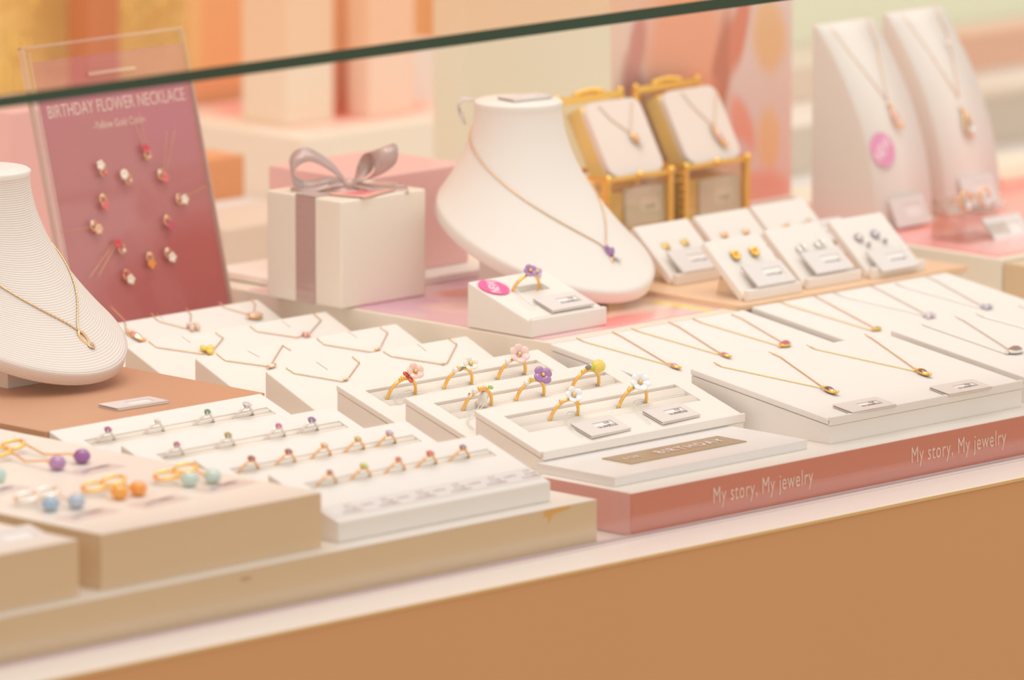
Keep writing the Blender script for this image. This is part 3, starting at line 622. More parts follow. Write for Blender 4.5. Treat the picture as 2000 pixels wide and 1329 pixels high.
obj('gemstone', xf(ball((0, 0, 0), (.0030, .0026, .0040), 10, 8), rot('X', .5)), gem('violet_gem', (140, 90, 160)), r, (.0004, -.0022, -.0022))
obj('gemstone', ball((0, 0, 0), .0015, 10, 8), gem('violet_gem', (140, 90, 160)), r, (-.0016, -.0012, .0012))
obj('setting', xf(tube([(.0030*cos(a), 0, .0030*sin(a)) for a in [2*pi*k/20 for k in range(20)]], .0009, 6, True), rot('X', -.5)), ROSE, r, (.0010, -.0062, -.0075))
bmm = bmesh.new()
for k in range(4): ball((.0030*cos(k*1.2-2), 0, .0030*sin(k*1.2-2)), .0016, 8, 6, bm=bmm)
obj('crystal', bmm, gem('clear_gem', (240, 232, 236)), r, (.0010, -.0068, -.0072))
pA = vpath(.20, .80, .75, .13); r = chain_on(cA, pA, 'rose gold rope chain with an open oval pendant on the ribbed bust', ROSE, 40, .0006)
ov = tube([(.0022*cos(a), 0, .0048*sin(a)) for a in [2*pi*k/28 for k in range(28)]], .00085, 8, True); obj('oval_loop', xf(ov, rot('X', -.65) @ rot('Y', -.2)), ROSE, r, (.0010, -.0036, -.0042))
obj('gemstone', gemcut(.0021, .002, 8), gem('smoky_gem', (170, 140, 130)), r, (.0030, -.0080, -.0078), (.6, 0, 0))
obj('setting', tube([(.0021*cos(a), .0021*sin(a), 0) for a in [2*pi*k/14 for k in range(14)]], .0005, 5, True), ROSE, r, (.0030, -.0080, -.0080), (.6, 0, 0))
price_tag('pearl grey price tag lying on top of the smooth bust', cB+Vector((.004, .022, .0812)), (0, 0, radians(-8)), w=.030, d=.017, lines=('', ''))
tt = [(-.0185, .0430, .0805), (-.0235, .0480, .0812), (-.0262, .0500, .0775), (-.0250, .0485, .0710), (-.0232, .0465, .0655)]
tag(obj('tag_ribbon', tube([Vector(q)-Vector(tt[0]) for q in tt], [.0009, .0011, .0014, .0016, .0007], 6), mat('sheer_white_ribbon', (236, 228, 222), .5), None, cB+Vector(tt[0])), 'pale looped ribbon hanging at the left of the smooth bust neck', 'ribbon')

# ================================================================== GIFT BOX
g0 = WZ(667, 605, GZ+.0006); gw, gd, gh = .0725, .0660, .0665
gb = thing('gift_box', 'white gift box tied with a mauve satin ribbon', 'gift box', (g0.x+gw/2, g0.y+gd/2, GZ+.0006))
GW = mat('satin_white_card', (246, 236, 220), .3)
obj('box_body', box(-gw/2, gw/2, -gd/2, gd/2, 0, gh, .0016, 3), GW, gb)
RIB = mat('mauve_satin_ribbon', (196, 166, 160), .25, .25, .6, sheen=.4, bump=('Z', 60, .15))
rb = box(-gw/2-.0006, -gw/2-.0001, -.0105, .0065, .0005, gh+.0003); box(gw/2+.0001, gw/2+.0006, -.0105, .0065, .0005, gh+.0003, bm=rb); box(-gw/2-.0006, gw/2+.0006, -.0105, .0065, gh+.0001, gh+.0007, bm=rb)
obj('ribbon_band', rb, RIB, gb)
def strip(pts, w, parent, name='ribbon_loop', wdir=None, m=RIB):
    P = [Vector(p) for p in pts]; sm = []
    for i in range(len(P)-1):
        p0, p1, p2, p3 = P[max(i-1, 0)], P[i], P[i+1], P[min(i+2, len(P)-1)]
        for k in range(6):
            t = k/6; sm.append(.5*((2*p1)+(-p0+p2)*t+(2*p0-5*p1+4*p2-p3)*t*t+(-p0+3*p1-3*p2+p3)*t**3))
    sm.append(P[-1]); b = bmesh.new(); L = []
    for i, p in enumerate(sm):
        f = i/(len(sm)-1); ww = w*(.45+.55*sin(pi*min(1, max(.0, f)))) if name == 'ribbon_loop' else w
        d = Vector(wdir).normalized(); L.append((b.verts.new(p-d*ww/2), b.verts.new(p+d*ww/2)))
    for A, B in zip(L[:-1], L[1:]): b.faces.new((A[0], A[1], B[1], B[0]))
    fin(b, True); o = obj(name, b, m, parent); md = o.modifiers.new('s', 'SOLIDIFY'); md.thickness = .0004; return o
kn = Vector((-.003, -.006, gh+.004))
q = lambda dx, dz, dy=0: kn+Vector((.43*dx/1000+dy, -.0, 0))*0 + Vector((0, 0, 0))
def im(dx, up, dep=0):
    """offset from the knot: dx across the view and up, dep away from the viewer"""
    return kn + Vector((.707*dx, -.707*dx, 0)) + Vector((.707*dep, .707*dep, 0)) + Vector((0, 0, up))
strip([im(-.002, .001), im(-.010, .010, .002), im(-.024, .0185), im(-.033, .016, -.002), im(-.036, .009, -.003), im(-.033, .001, -.002), im(-.026, -.002), im(-.012, .001, .001), im(0, 0)], .0120, gb, wdir=(.35, .6, .75))
strip([im(.002, .001), im(.008, .005, .004), im(.011, .012, .008), im(.015, .0195, .006), im(.020, .0225, .000), im(.0225, .019, -.005), im(.0215, .011, -.006), im(.013, .004, -.003), im(0, 0)], .0165, gb, wdir=(.62, -.50, .28))
strip([im(.002, .001), im(.012, -.001, -.003), im(.020, -.0022, -.002), im(.028, -.0030, -.001), im(.036, -.0032, 0)], .0085, gb, 'ribbon_tail', (.5, .7, .35))
strip([im(0, .001), im(-.012, .0005, -.002), im(-.022, -.002, -.004), im(-.036, -.0034, -.002)], .008, gb, 'ribbon_tail', (.5, .6, .3))
strip([im(-.004, .001, -.002), im(-.002, -.003, -.006), im(.002, -.0042, -.012)], .0185, gb, 'ribbon_tail', (.7, -.7, -.1))
obj('knot', ball((0, 0, 0), (.0050, .0045, .0036)), RIB, gb, kn)
gc = blobs('gift_card_print', (246, 184, 172), [(-.01, 0, .012, .008, 0, (236, 110, 130)), (.012, -.004, .012, .003, 0, (160, 130, 170)), (.004, .006, .02, .005, 0, (250, 200, 186))], 'XY', .3)
cc = obj('gift_card', box(-.026, .022, -.014, .012, 0, .0005), gc, gb, kn+Vector((.006, -.010, -.0033)), (0, 0, .25)); cc['label'] = 'pink flowered gift card'
# pink boxes
block('white_board', 'thin white board under the pink box behind the gift box', 'board', -.02+.035, .145, .16, .283, GZ+.0007, GZ+.0052, WHITE2)
w = WZ(915, 512, GZ+.0054)
PB2 = mat('lilac_pink_card', (238, 190, 196), .3)
block('pink_box', 'pink paperboard box standing behind the white gift box', 'box', w.x-.0935, w.x, w.y, w.y+.0830, GZ+.0054, GZ+.0054+.0625, PINKB, .0008)
w = WZ(25, 560, ZA)
block('pink_box', 'tall pink box behind the left side of the necklace poster', 'box', w.x, w.x+.075, w.y, w.y+.06, 0.0, .137, PINKB, .0008)

# ================================================================== NECKLACE POSTER
yq = .232; pw, ph = .1405, .1760; lean = math.atan2(.042, .160)
bl_ = WY(214, 640, yq); br_ = WY(455, 599, yq)
# the poster's own frame: local x right, local z up the sheet
zc = .028; base = Vector(((-.1195+-.0165)/2, yq, zc))
po = thing('poster_stand', 'pink BIRTHDAY FLOWER NECKLACE poster in a clear acrylic stand', 'poster', base, (-lean, 0, 0))
PN = (0, cos(lean), -sin(lean))
def PV(px, py):
    P = hit(px, py, base, PN)-base; return P.x, P.y*sin(lean)+P.z*cos(lean)
acr = clear('poster_acrylic', (.985, .975, .975), 1.3)
u0, u1, v1 = -.1427-base.x, -.0094-base.x, .1912
obj('acrylic_front', box(u0, u1, -.0030, -.0014, 0, v1, .0004), acr, po)
obj('acrylic_rim', (lambda b: (box(u0, u0+.0022, -.0034, .0010, 0, v1, .0005, bm=b), box(u1-.0012, u1, -.0034, .0010, 0, v1, .0005, bm=b), box(u0, u1, -.0034, .0010, v1-.0016, v1, .0005, bm=b), box(u0+.0045, u0+.0058, -.0034, -.0028, 0, v1-.004, 0, bm=b))[3])(bmesh.new()) if False else box(u0, u0+.0022, -.0034, .0010, 0, v1, .0005), mat('frosted_acrylic_edge', (240, 206, 196), .3, trans=.3), po)
rim2 = box(u1-.0012, u1, -.0034, .0010, 0, v1, .0004); box(u0, u1, -.0034, .0010, v1-.0018, v1, .0004, bm=rim2); box(u0+.0042, u0+.0056, -.0036, -.0030, 0, v1-.004, 0, bm=rim2)
obj('acrylic_rim', rim2, MC['frosted_acrylic_edge'], po)
pcard = blobs('poster_print', (206, 124, 130), [(-.01, .16, .10, .05, 0, (212, 124, 140)), (.02, .03, .06, .04, 20, (196, 92, 98)), (-.02, .02, .05, .03, 0, (200, 96, 100)), (-.03, .10, .05, .05, 0, (208, 128, 132))], 'XZ', .22, .2)
obj('printed_card', box(u0+.0075, u1-.0020, -.0012, -.0004, .001, v1-.010), pcard, po)
obj('hanger_slot', box(PV(165, 145)[0], PV(258, 138)[0], -.0036, -.0031, PV(165, 145)[1]-.0018, PV(165, 145)[1]+.0008, .0004), MC['frosted_acrylic_edge'], po)
a_, b_ = PV(91, 217), PV(357, 190)
POW = mat('warm_white_print', (250, 222, 206), .5)
text('BIRTHDAY FLOWER NECKLACE', .0114, POW, po, ((a_[0]+b_[0])/2, -.00125, (a_[1]+b_[1])/2), (pi/2, 0, 0), sx=.70)
c_ = PV(231, 240); text('-Yellow Gold Color-', .0068, POW, po, (c_[0], -.00125, c_[1]), (pi/2, 0, 0), sx=.76)
obj('back_strut', prism([(.0005, v1*.6), (.035, .002), (.037, .002), (.0025, v1*.6)], -.02, .02), acr, po)
flw = {'w': mat('white_enamel', (252, 236, 218), .2, coat=.6), 'r': mat('red_enamel', (222, 60, 80), .2, coat=.6), 'p': mat('pink_enamel', (232, 110, 110), .2, coat=.6), 'o': mat('orange_enamel', (242, 150, 30), .2, coat=.6), 'm': mat('magenta_enamel', (206, 66, 106), .2, coat=.6), 'k': mat('peach_enamel', (244, 196, 160), .2, coat=.6)}
NM = Matrix(((1, 0, 0), (0, cos(lean), sin(lean)), (0, -sin(lean), cos(lean))))
for (px, py, k1, a1, k2, n, ch, lb) in (
    (275, 292, 'r', -80, 'k', 5, (0, 70), 'red tulip pendant at the top of the flower circle on the poster'),
    (187, 325, 'w', -70, 'p', 5, None, 'white star flower pendant with a round bead at the upper left of the poster'),
    (233, 343, 'w', -50, 'k', 9, None, 'white daisy pendant with a gold loop on the poster'),
    (314, 350, 'p', 140, 'w', 5, (34, 92), 'coral pink flower pendant at the upper right of the poster'),
    (351, 392, 'w', 170, 'k', 5, (70, 24), 'white flower pendant with gold loop at the right side of the poster'),
    (196, 404, 'p', 100, 'k', 4, None, 'long pink drop pendant under the white star on the poster'),
    (183, 450, 'k', 140, 'w', 6, (-62, 6), 'cream floral pendant at the far left of the poster'),
    (324, 443, 'm', 120, 'k', 4, None, 'magenta flower pendant at the right of the poster'),
    (221, 478, 'r', -55, 'w', 5, (-50, -58), 'red round pendant over a gold ring low on the poster'),
    (287, 518, 'o', 95, 'k', 4, None, 'orange drop pendant low on the poster'),
    (327, 505, 'w', 130, 'w', 5, None, 'small white curved flower pendant at the lower right of the poster'),
    (246, 548, 'w', 130, 'r', 5, None, 'white blossom pendant, lowest on the poster')):
    u, v = PV(px, py); o_ = base+NM @ Vector((u, -.0046, v))
    r = thing('flower_pendant', lb, 'pendant', o_, (-lean, 0, 0), 'flower pendants on the poster')
    obj('blossom', xf(petals(n, .0031, .0015, .0007, .2), rot('X', pi/2)), flw[k1], r)
    ca, sa = cos(radians(a1)), sin(radians(a1))
    c2 = (ca*.0052, 0, sa*.0052)
    obj('gold_loop', tube([(c2[0]*.8+.0024*cos(a), 0, c2[2]*.8+.0030*sin(a)) for a in [2*pi*k/18 for k in range(18)]], .00055, 5, True), ROSE, r)
    obj('bead', ball((c2[0]*1.15, -.0003, c2[2]*1.15), .0014, 8, 6), flw[k2], r)
    if ch:
        du, dv = ch[0]/3260*1.4, ch[1]/3210
        obj('chain', tube(densify([(du*.98+.001, .0008, dv), (.001, .0004, .002), (-.001, .0004, .002), (du*1.0-.006, .0008, dv*1.0)], .002), .00016, 4), ROSE, r)

# ================================================================== RING WEDGE WITH NEW STICKER
k0 = WZ(1039, 661, GZ+.0006); kx0, ky0 = k0.x, k0.y; kz = GZ+.0006
K = thing('ring_display', 'white wedge ring stand with a pink NEW sticker in front of the smooth bust', 'ring stand', (kx0, ky0, kz))
kd, kw, kb, kf = .0545, .0645, .0275, .0098
yt = -.0; th = math.atan2(kb-kf, kd)
prof = [(0, 0), (kd, 0), (kd, kb), (.0030, kf+.0005), (.0026, kf+.0014), (0, kf+.0014)]
sl_ = box(-.011, .013, -.0042, .0042, -.005, .004); xf(sl_, tr(.036, .0365, kf+.0005+(.0365-.003)*(kb-kf)/kd) @ rot('X', th))
obj('wedge', cut(prism(prof, 0, kw, .0012, 3), [sl_]), WHITE2, K)
obj('foam_insert', xf(box(-.0105, .0125, -.0040, .0040, -.0048, -.0035), tr(.036, .0365, kf+.0005+(.0365-.003)*(kb-kf)/kd) @ rot('X', th)), ROLL, K)
KT = dict(p=(0, ky0+kd, kz+kb), n=(0, -sin(th), cos(th)), th=th, slit=ky0+.0365, z=lambda y: kz+kf+.0005+(y-ky0-.003)*(kb-kf)/kd)
r = ring_base(1013, 556, KT, 'gold ring with lilac violet flowers on the wedge stand with the NEW sticker'); flower(r, 92, 5, .0036, .0018, (176, 130, 180), .0028, ctr=ROSE); flower(r, 66, 4, .0030, .0016, (206, 176, 206), .0024, ctr=GOLD)
add(r, 'pearl', ball((0, 0, 0), .0015), PEARL, 44, .0014)
def sticker(label, q, r0, rotm, col, s=1.0, twist=0):
    t = thing('round_sticker', label, 'sticker', q, rotm, None)
    obj('disc', lathe([(r0, 0), (r0, .0003), (.0001, .00031)], 40, False), mat('sticker_%d_%d_%d' % col, col, .4), t)
    text('NEW', r0*.92, mat('sticker_white', (255, 240, 246), .5), t, (0, 0, .0004), (0, 0, twist), sx=.8, bold=.0001); return t
q = hit(964, 563, KT['p'], KT['n']); sticker('hot pink round NEW sticker on the wedge ring stand', q+Vector(KT['n'])*.0005, .0098, (th, 0, 0), (250, 84, 160), 1, radians(60))
q = hit(1100, 594, KT['p'], KT['n']); price_tag('price tag on the wedge ring stand with the NEW sticker', q+Vector(KT['n'])*.0005, (th, 0, 0), w=.036, d=.0175)
P = [hit(x, y, KT['p'], KT['n'])+Vector(KT['n'])*h for x, y, h in ((1010, 560, .001), (1008, 575, .003), (1016, 590, .003), (1036, 603, .002), (1046, 600, .0012))]
tag(obj('tag_thread', tube([p-P[0] for p in P], .0003, 5), THR, None, P[0]), 'clear thread from the ring to the price tag on the wedge stand', 'thread')

# ================================================================== EARRING STANDS
AZ = GZ+.0032
def ear_stand(blx, bly, label, z=AZ, w=.049, h=.0455, ang=41, y=None, bh=None):
    q = WZ(blx, bly, z) if y is None else WY(blx, bly, y); a = radians(ang)
    r = thing('earring_stand', label, 'earring stand', (q.x+w/2, q.y, z), group='leaning earring stands')
    z0 = 0 if y is None else q.z-z
    M = tr(0, .0010, .0022+z0) @ rot('X', a)
    obj('panel', xf(box(-w/2, w/2, 0, h, -.0040, .0010, .0010), M), WHITE2, r)
    obj('front_lip', box(-w/2, w/2, -.0030, .0010, z0*.0, .0068, .0008), WHITE2, r)
    obj('clear_foot', xf(prism([(.001, 0), (.030, 0), (.030, .0016), (h*cos(a)*.72, h*sin(a)*.66), (.003, .0026)], -w*.36, w*.36, .0003), Matrix.Identity(4)), clear('foot_acrylic', (.90, .86, .82), 1.45, extra=.06), r)
    o = Vector((q.x+w/2, q.y, z))
    return dict(o=o, M=tr(*o) @ M, a=a, n=(0, -sin(a), cos(a)), p=tuple((tr(*o) @ M) @ Vector((0, 0, .0010))), r=r)
def ear_tag(E_, px, py, label, w=.0345, d=.0185, lift=.0035):
    q = hit(px, py, Vector(E_['p'])+Vector(E_['n'])*lift, E_['n']); return price_tag(label, q, (E_['a']-radians(4), 0, 0), w=w, d=d, lines=('', 'K10 ¥24,200'))
def stud(E_, px, py, label, kind, metal, col, s=.0026):
    q = hit(px, py, E_['p'], E_['n']); r = thing('stud_earring', label, 'earring', q, (E_['a'], 0, 0), 'stud earrings on leaning stands'); g = mat('stone_%d_%d_%d' % col, col, .12, .3, coat=.6)
    if kind == 'square':
        obj('setting', box(-s, s, -s, s, .0002, .0012, .0004), metal, r); obj('gemstone', box(-s*.7, s*.7, -s*.7, s*.7, .0010, .0022, .0006), g, r)
    elif kind == 'nugget':
        b = bmesh.new()
        for k in range(9): ball((s*.52*cos(k*2.4), s*.72*sin(k*2.4+.3), s*(.3+.12*(k%3))), (s*.42, s*.38, s*.4), 6, 4, bm=b)
        for f in b.faces: f.smooth = False
        obj('nugget', b, metal, r)
    elif kind == 'round':
        obj('setting', ball((0, 0, s*.4), (s, s, s*.6), 10, 8), metal, r); obj('gemstone', ball((-s*.2, s*.3, s*.8), s*.45, 8, 6), g, r)
    elif kind == 'tri':
        obj('setting', xf(lathe([(s*1.3, .0002), (s*1.2, .0012), (s*.6, .0016)], 3, False), rot('Z', .9)), metal, r); obj('gemstone', ball((s*.5, s*.3, s*.6), s*.35, 8, 6), PEARL, r)
    elif kind == 'hoop':
        obj('hoop', xf(tube([(s*1.3*cos(a), s*1.7*sin(a), s*.5+.3*s*sin(a)) for a in [pi*1.5*k/14 for k in range(15)]], s*.33, 7), rot('Z', 2.6)), metal, r); obj('pearl', ball((-s*1.2, s*.6, s*.5), s*.5, 8, 6), PEARL, r)
    else:
        b = bmesh.new()
        for k in range(6): ball((s*.8*cos(k), s*.8*sin(k), s*.4), s*.42, 8, 6, bm=b)
        obj('crystal_cluster', b, g, r); obj('setting', ball((0, 0, s*.3), s*.6, 8, 6), metal, r)
        obj('drop_bead', ball((s*1.1, -s*2.2, s*.6), s*.55, 8, 6), g, r)
    return r
E1 = ear_stand(1315, 558, 'earring stand with square honey studs, leftmost beside the smooth bust')
E2 = ear_stand(1454, 589, 'earring stand with textured gold nugget studs, front and nearest')
E3 = ear_stand(1572, 565, 'earring stand with pearl and silver hoop studs, third along the board')
E4 = ear_stand(1698, 545, 'earring stand with grey crystal studs at the right end')
E5 = ear_stand(1433, 536, 'earring stand with small round gold studs, behind the nugget stand')
E6 = ear_stand(1543, 515, 'earring stand with triangular rose gold studs, rear row at right')
stud(E1, 1300, 482, 'square honey gold stud, left of its pair', 'square', GOLD, (232, 200, 130)); stud(E1, 1337, 475, 'square pale citrine stud, right of its pair', 'square', GOLD, (226, 206, 140))
stud(E2, 1434, 502, 'rough gold nugget stud, left of its pair', 'nugget', GOLD, (240, 200, 80), .0040); stud(E2, 1471, 495, 'rough gold nugget stud, right of its pair', 'nugget', GOLD, (240, 200, 80), .0040)
stud(E3, 1564, 487, 'silver half hoop stud with pearl, left of its pair', 'hoop', SILV, (230, 225, 220), .0026); stud(E3, 1600, 478, 'silver half hoop stud with pearl, right of its pair', 'hoop', SILV, (230, 225, 220), .0026)
stud(E4, 1676, 467, 'grey crystal cluster stud, left of its pair', 'cluster', SILV, (190, 180, 186), .0030); stud(E4, 1708, 460, 'grey crystal cluster stud, right of its pair', 'cluster', SILV, (180, 172, 190), .0030)
stud(E5, 1414, 461, 'small round gold stud, left of the pair behind the nuggets', 'round', ROSE, (250, 220, 190)); stud(E5, 1456, 455, 'small round gold stud, right of the pair behind the nuggets', 'round', ROSE, (250, 240, 230))
stud(E6, 1536, 444, 'triangular rose gold stud, left of its pair', 'tri', ROSE, (250, 220, 190), .0030); stud(E6, 1579, 434, 'triangular rose gold stud with bead, right of its pair', 'tri', ROSE, (250, 220, 190), .0028)
ear_tag(E1, 1354, 510, 'price tag on the stand with square honey studs'); ear_tag(E2, 1500, 537, 'price tag on the stand with gold nugget studs'); ear_tag(E3, 1614, 512, 'price tag on the stand with hoop studs'); ear_tag(E4, 1742, 508, 'price tag on the stand with grey crystal studs')
ear_tag(E5, 1490, 482, 'price tag half hidden behind the nugget stand'); ear_tag(E6, 1618, 452, 'price tag half hidden behind the hoop stand')

# ================================================================== GOLD GLASS BOXES
CUSH = mat('cream_velvet', (250, 234, 222), .7, sheen=.3); CUSHY = mat('gold_lit_velvet', (255, 216, 128), .5, sheen=.2)  # yellow cushion sides: glow of the gold frame put into the velvet colour
gglass = clear('amber_glass', (.98, .95, .88), 1.4, extra=.04)
def gold_box(px, py, label):
    q = WZ(px, py, AZ); w, d, h = .0575, .040, .047
    r = thing('jewellery_box', label, 'jewellery box', (q.x+w/2, q.y+d/2, AZ), group='gold glass jewellery boxes')
    x0, x1, y0, y1, e = -w/2, w/2, -d/2, d/2, .0022
    fr = bmesh.new()
    for x in (x0, x1):
        for y in (y0, y1): box(x-e, x+e, y-e, y+e, 0, h, .0006, bm=fr)
    for z in (.0015, h): 
        for y in (y0, y1): box(x0, x1, y-e*.8, y+e*.8, z-.0015, z+.0015, .0005, bm=fr)
        for x in (x0, x1): box(x-e*.8, x+e*.8, y0, y1, z-.0015, z+.0015, .0005, bm=fr)
    obj('frame', fr, BRASS, r)
    bd = bmesh.new()
    for k in range(9):
        for y in (y0-e, y1+e): ball((x0, y, .004+k*.005), .0010, 6, 5, bm=bd)
        ball((x1+e, y0, .004+k*.005), .0010, 6, 5, bm=bd); ball((x0-e, y0, .004+k*.005), .0010, 6, 5, bm=bd)
    obj('beading', bd, BRASS, r)
    gp = box(x0, x1, y0, y0+.0008, .002, h-.001); box(x0, x0+.0008, y0, y1, .002, h-.001, bm=gp); box(x1-.0008, x1, y0, y1, .002, h-.001, bm=gp); obj('glass_panel', gp, gglass, r)
    kb_ = bmesh.new()
    for x in (x0, 0, x1): ball((x, y0-.002, h+.0012), .0026, 10, 8, bm=kb_)
    obj('knob', kb_, BRASS, r)
    obj('box_floor', box(x0, x1, y0, y1, 0, .0012), BRASS, r)
    # open lid standing at the back
    L = tr(0, y1, h) @ rot('X', radians(-4)); H = .046; ld = bmesh.new()
    for x in (x0, x1): box(x-e*.8, x+e*.8, -e*.8, e*.8, 0, H, .0005, bm=ld)
    box(x0, x1, -e, e, H-e, H+e, .0006, bm=ld)
    for k in range(9): ball((-.012+k*.003, 0, H+.0030+.0014*sin(k*pi/8)), .0020, 8, 6, bm=ld)
    ball((x0, 0, H+.002), .0024, 8, 6, bm=ld); ball((x1, 0, H+.002), .0024, 8, 6, bm=ld)
    obj('lid_frame', xf(ld, L), BRASS, r); obj('lid_glass', xf(box(x0, x1, -.0004, .0004, 0, H), L), gglass, r)
    # thick leaning cushion
    cw = .0500; a = radians(60); T = .017
    Mx = tr(.004, y0+.0035, h+.001) @ rot('X', a)
    obj('cushion', xf(box(-cw/2+.0002, cw/2-.0002, 0, .0505, -T, -.0035, .0008), Mx), CUSHY, r)
    pad = box(-cw/2, cw/2, -.0002, .0507, -.0040, .0006); bmesh.ops.bevel(pad, geom=[e_ for e_ in pad.edges if abs((e_.verts[0].co-e_.verts[1].co).z) > .004], offset=.0075, segments=5, affect='EDGES', profile=.5)
    obj('cushion_face', xf(pad, Mx), CUSH, r)
    obj('stand_block', box(x0+.004, x1-.004, y0+.004, y1-.003, .0014, h-.010, .001), CUSHY, r)
    o = Vector((q.x+w/2, q.y+d/2, AZ)); MW = tr(*o) @ Mx
    return dict(p=tuple(MW @ Vector((0, 0, .0006))), n=(0, -sin(a), cos(a)), th=a, front=q.y-.0026, a=a, q=q)
G1 = gold_box(1184, 497, 'gold framed glass jewellery box with a gold pendant on its cushion, behind the bust')
G2 = gold_box(1336, 470, 'gold framed glass jewellery box with a rose pendant on its cushion, right of two')
necklace(G1, [(1168, 208), (1190, 232), (1226, 258)], [(1233, 200), (1232, 230), (1230, 258)], (1237, 272), 'faint gold necklace with a gold flower pendant on the left gold box cushion', ROSE, 'dot', (220, 220, 230), size=.0045, ang=-60, rchain=.0003)
necklace(G2, [(1330, 182), (1355, 212), (1392, 246)], [(1400, 176), (1396, 210), (1395, 246)], (1402, 270), 'faint rose gold necklace with a long rose pendant on the right gold box cushion', ROSE, 'bar', (232, 170, 150), size=.0050, ang=-70, rchain=.0003)
for G_, px, py, lb in ((G1, 1258, 400, 'grey price tag hanging inside the front of the left gold box'), (G2, 1402, 382, 'grey price tag hanging inside the front of the right gold box')):
    q = WY(px, py, G_['front']+.006); price_tag(lb, q, (radians(86), 0, 0), w=.0375, d=.0245, lines=('', '¥15,400'))

# ================================================================== CURVED NECKLACE STANDS
def curved(px, py, label):
    q = WZ(px, py, MZ); r = thing('curved_stand', label, 'necklace stand', (q.x, q.y, MZ), group='tall curved necklace stands')
    pr = [(-.0575+.053*(t**2.1), t*.128) for t in [k/20 for k in range(21)]]
    n0 = len(pr); pr = [(0, 0)]+pr+[(0, .128)]
    # back edge is upright, the front curves up to a narrow top
    b = prism(pr, 0, .0545, 0); bmesh.ops.bevel(b, geom=[e for e in b.edges if abs(e.verts[0].co.x-e.verts[1].co.x) < 1e-6], offset=.0009, segments=2, affect='EDGES')
    for f in b.faces: f.smooth = abs(f.normal.x) < .5 and f.normal.y < -.2
    obj('curved_body', fin(b), WHITE2, r)
    obj('front_lip', box(-.0005, .055, -.0615, -.0570, 0, .0035, .0008), WHITE2, r)
    return r, q
CV1, q1 = curved(1583, 432, 'tall curved white necklace stand with a pink NEW sticker')
CV2, q2 = curved(1583+136, 432-27, 'tall curved white necklace stand at the right, with a teardrop pendant')
def cpoint(q, px, py, off=.0006):
    # follow the ray to the curved front
    d = ray(px, py); t = 4.0
    while t < 6.5:
        P = CAM+d*t; zz = (P.z-MZ)/.128
        if 0 <= zz <= 1 and P.y > q.y-.0575+.053*zz**2.1: return P-d*off
        t += .0002
    return CAM+d*5
def cneck(q, left, right, pend, label, kind):
    o = cpoint(q, *pend); r = thing('necklace', label, 'necklace', o, (0, 0, 0), 'necklaces on the curved stands')
    pts = []
    for seq in (left, right[::-1]):
        for (a, c) in zip(seq[:-1], seq[1:]): pts += [cpoint(q, a[0]+(c[0]-a[0])*k/8, a[1]+(c[1]-a[1])*k/8)-o for k in range(9)]
    obj('chain', tube(pts, .0003, 5, False, .2), ROSE, r)
    sl = math.atan2(.053*2.1*((o.z-MZ)/.128)**1.1, .128)
    r['lean'] = sl
    if kind == 'bar':
        obj('pendant_body', xf(ball((0, 0, -.006), (.0030, .0012, .0078), 12, 10), rot('X', -.12)), mat('blush_stone', (244, 190, 168), .2, .3, coat=.5), r, (.001, -.001, -.004)); obj('bail', ball((0, -.001, -.001), (.0016, .001, .0024), 8, 6), ROSE, r)
        obj('setting', ball((0, -.001, 0), (.0022, .0012, .0022), 8, 6), ROSE, r, (.002, -.002, -.016))
    else:
        obj('teardrop_frame', tube([(.0046*sin(a)*(.35+.65*(1-cos(a))/2), 0, -.008+.0078*cos(a)) for a in [2*pi*k/28 for k in range(28)]], .0011, 7, True), ROSE, r, (.001, -.0015, -.004)); obj('crystal', ball((0, 0, 0), (.0028, .0018, .0032), 10, 8), gem('pink_crystal', (252, 226, 226)), r, (.0015, -.0035, -.0165)); obj('bail', ball((0, -.001, -.001), (.0014, .001, .0024), 8, 6), ROSE, r)
def lean_parts(r):
    for ch in r.children:
        if ch.name.split('.')[0] != 'chain':
            o_ = Vector(ch.location); ch.location = rot('X', -r['lean']) @ o_; ch.rotation_euler = (-r['lean'], 0, 0)
cneck(q1, [(1616, 46), (1660, 105), (1732, 196)], [(1692, 30), (1712, 85), (1733, 196)], (1735, 204), 'rose gold necklace with a long blush bar pendant on the left curved stand', 'bar')
cneck(q2, [(1755, 20), (1810, 95), (1872, 190)], [(1824, 8), (1848, 60), (1860, 110), (1873, 190)], (1876, 212), 'rose gold necklace with a teardrop crystal pendant on the right curved stand', 'tear')
bpy.context.view_layer.update()
for o_ in list(S.objects):
    if 'lean' in o_.keys(): lean_parts(o_); del o_['lean']
sp = cpoint(q2, 1851, 86, .001); tag(obj('sparkling_bead', ball((0, 0, 0), .0018, 10, 8), mat('mirror_cut_silver', (255, 250, 240), .02, 1), None, sp), 'tiny sparkling faceted bead high on the right curved stand chain', 'bead')
q = cpoint(q1, 1719, 293, .0012); q.y -= .0006; q.x += .0016
sl = math.atan2(.053*2.1*((q.z-MZ)/.128)**1.1, .128)
t = sticker('pale pink round NEW sticker on the left curved stand', q, .0112, (pi/2-sl, 0, 0), (240, 160, 200), 1, radians(38))
q = cpoint(q1, 1765, 412, .002); q.y -= .004; price_tag('pale price tag at the foot of the left curved stand', q, (radians(66), 0, radians(3)), w=.034, d=.020, lines=('', ''))
q = cpoint(q2, 1905, 372, .002); q.y -= .002; price_tag('pale price tag at the foot of the right curved stand, behind the clear earring stand', q, (radians(66), 0, radians(3)), w=.034, d=.020, lines=('', ''))
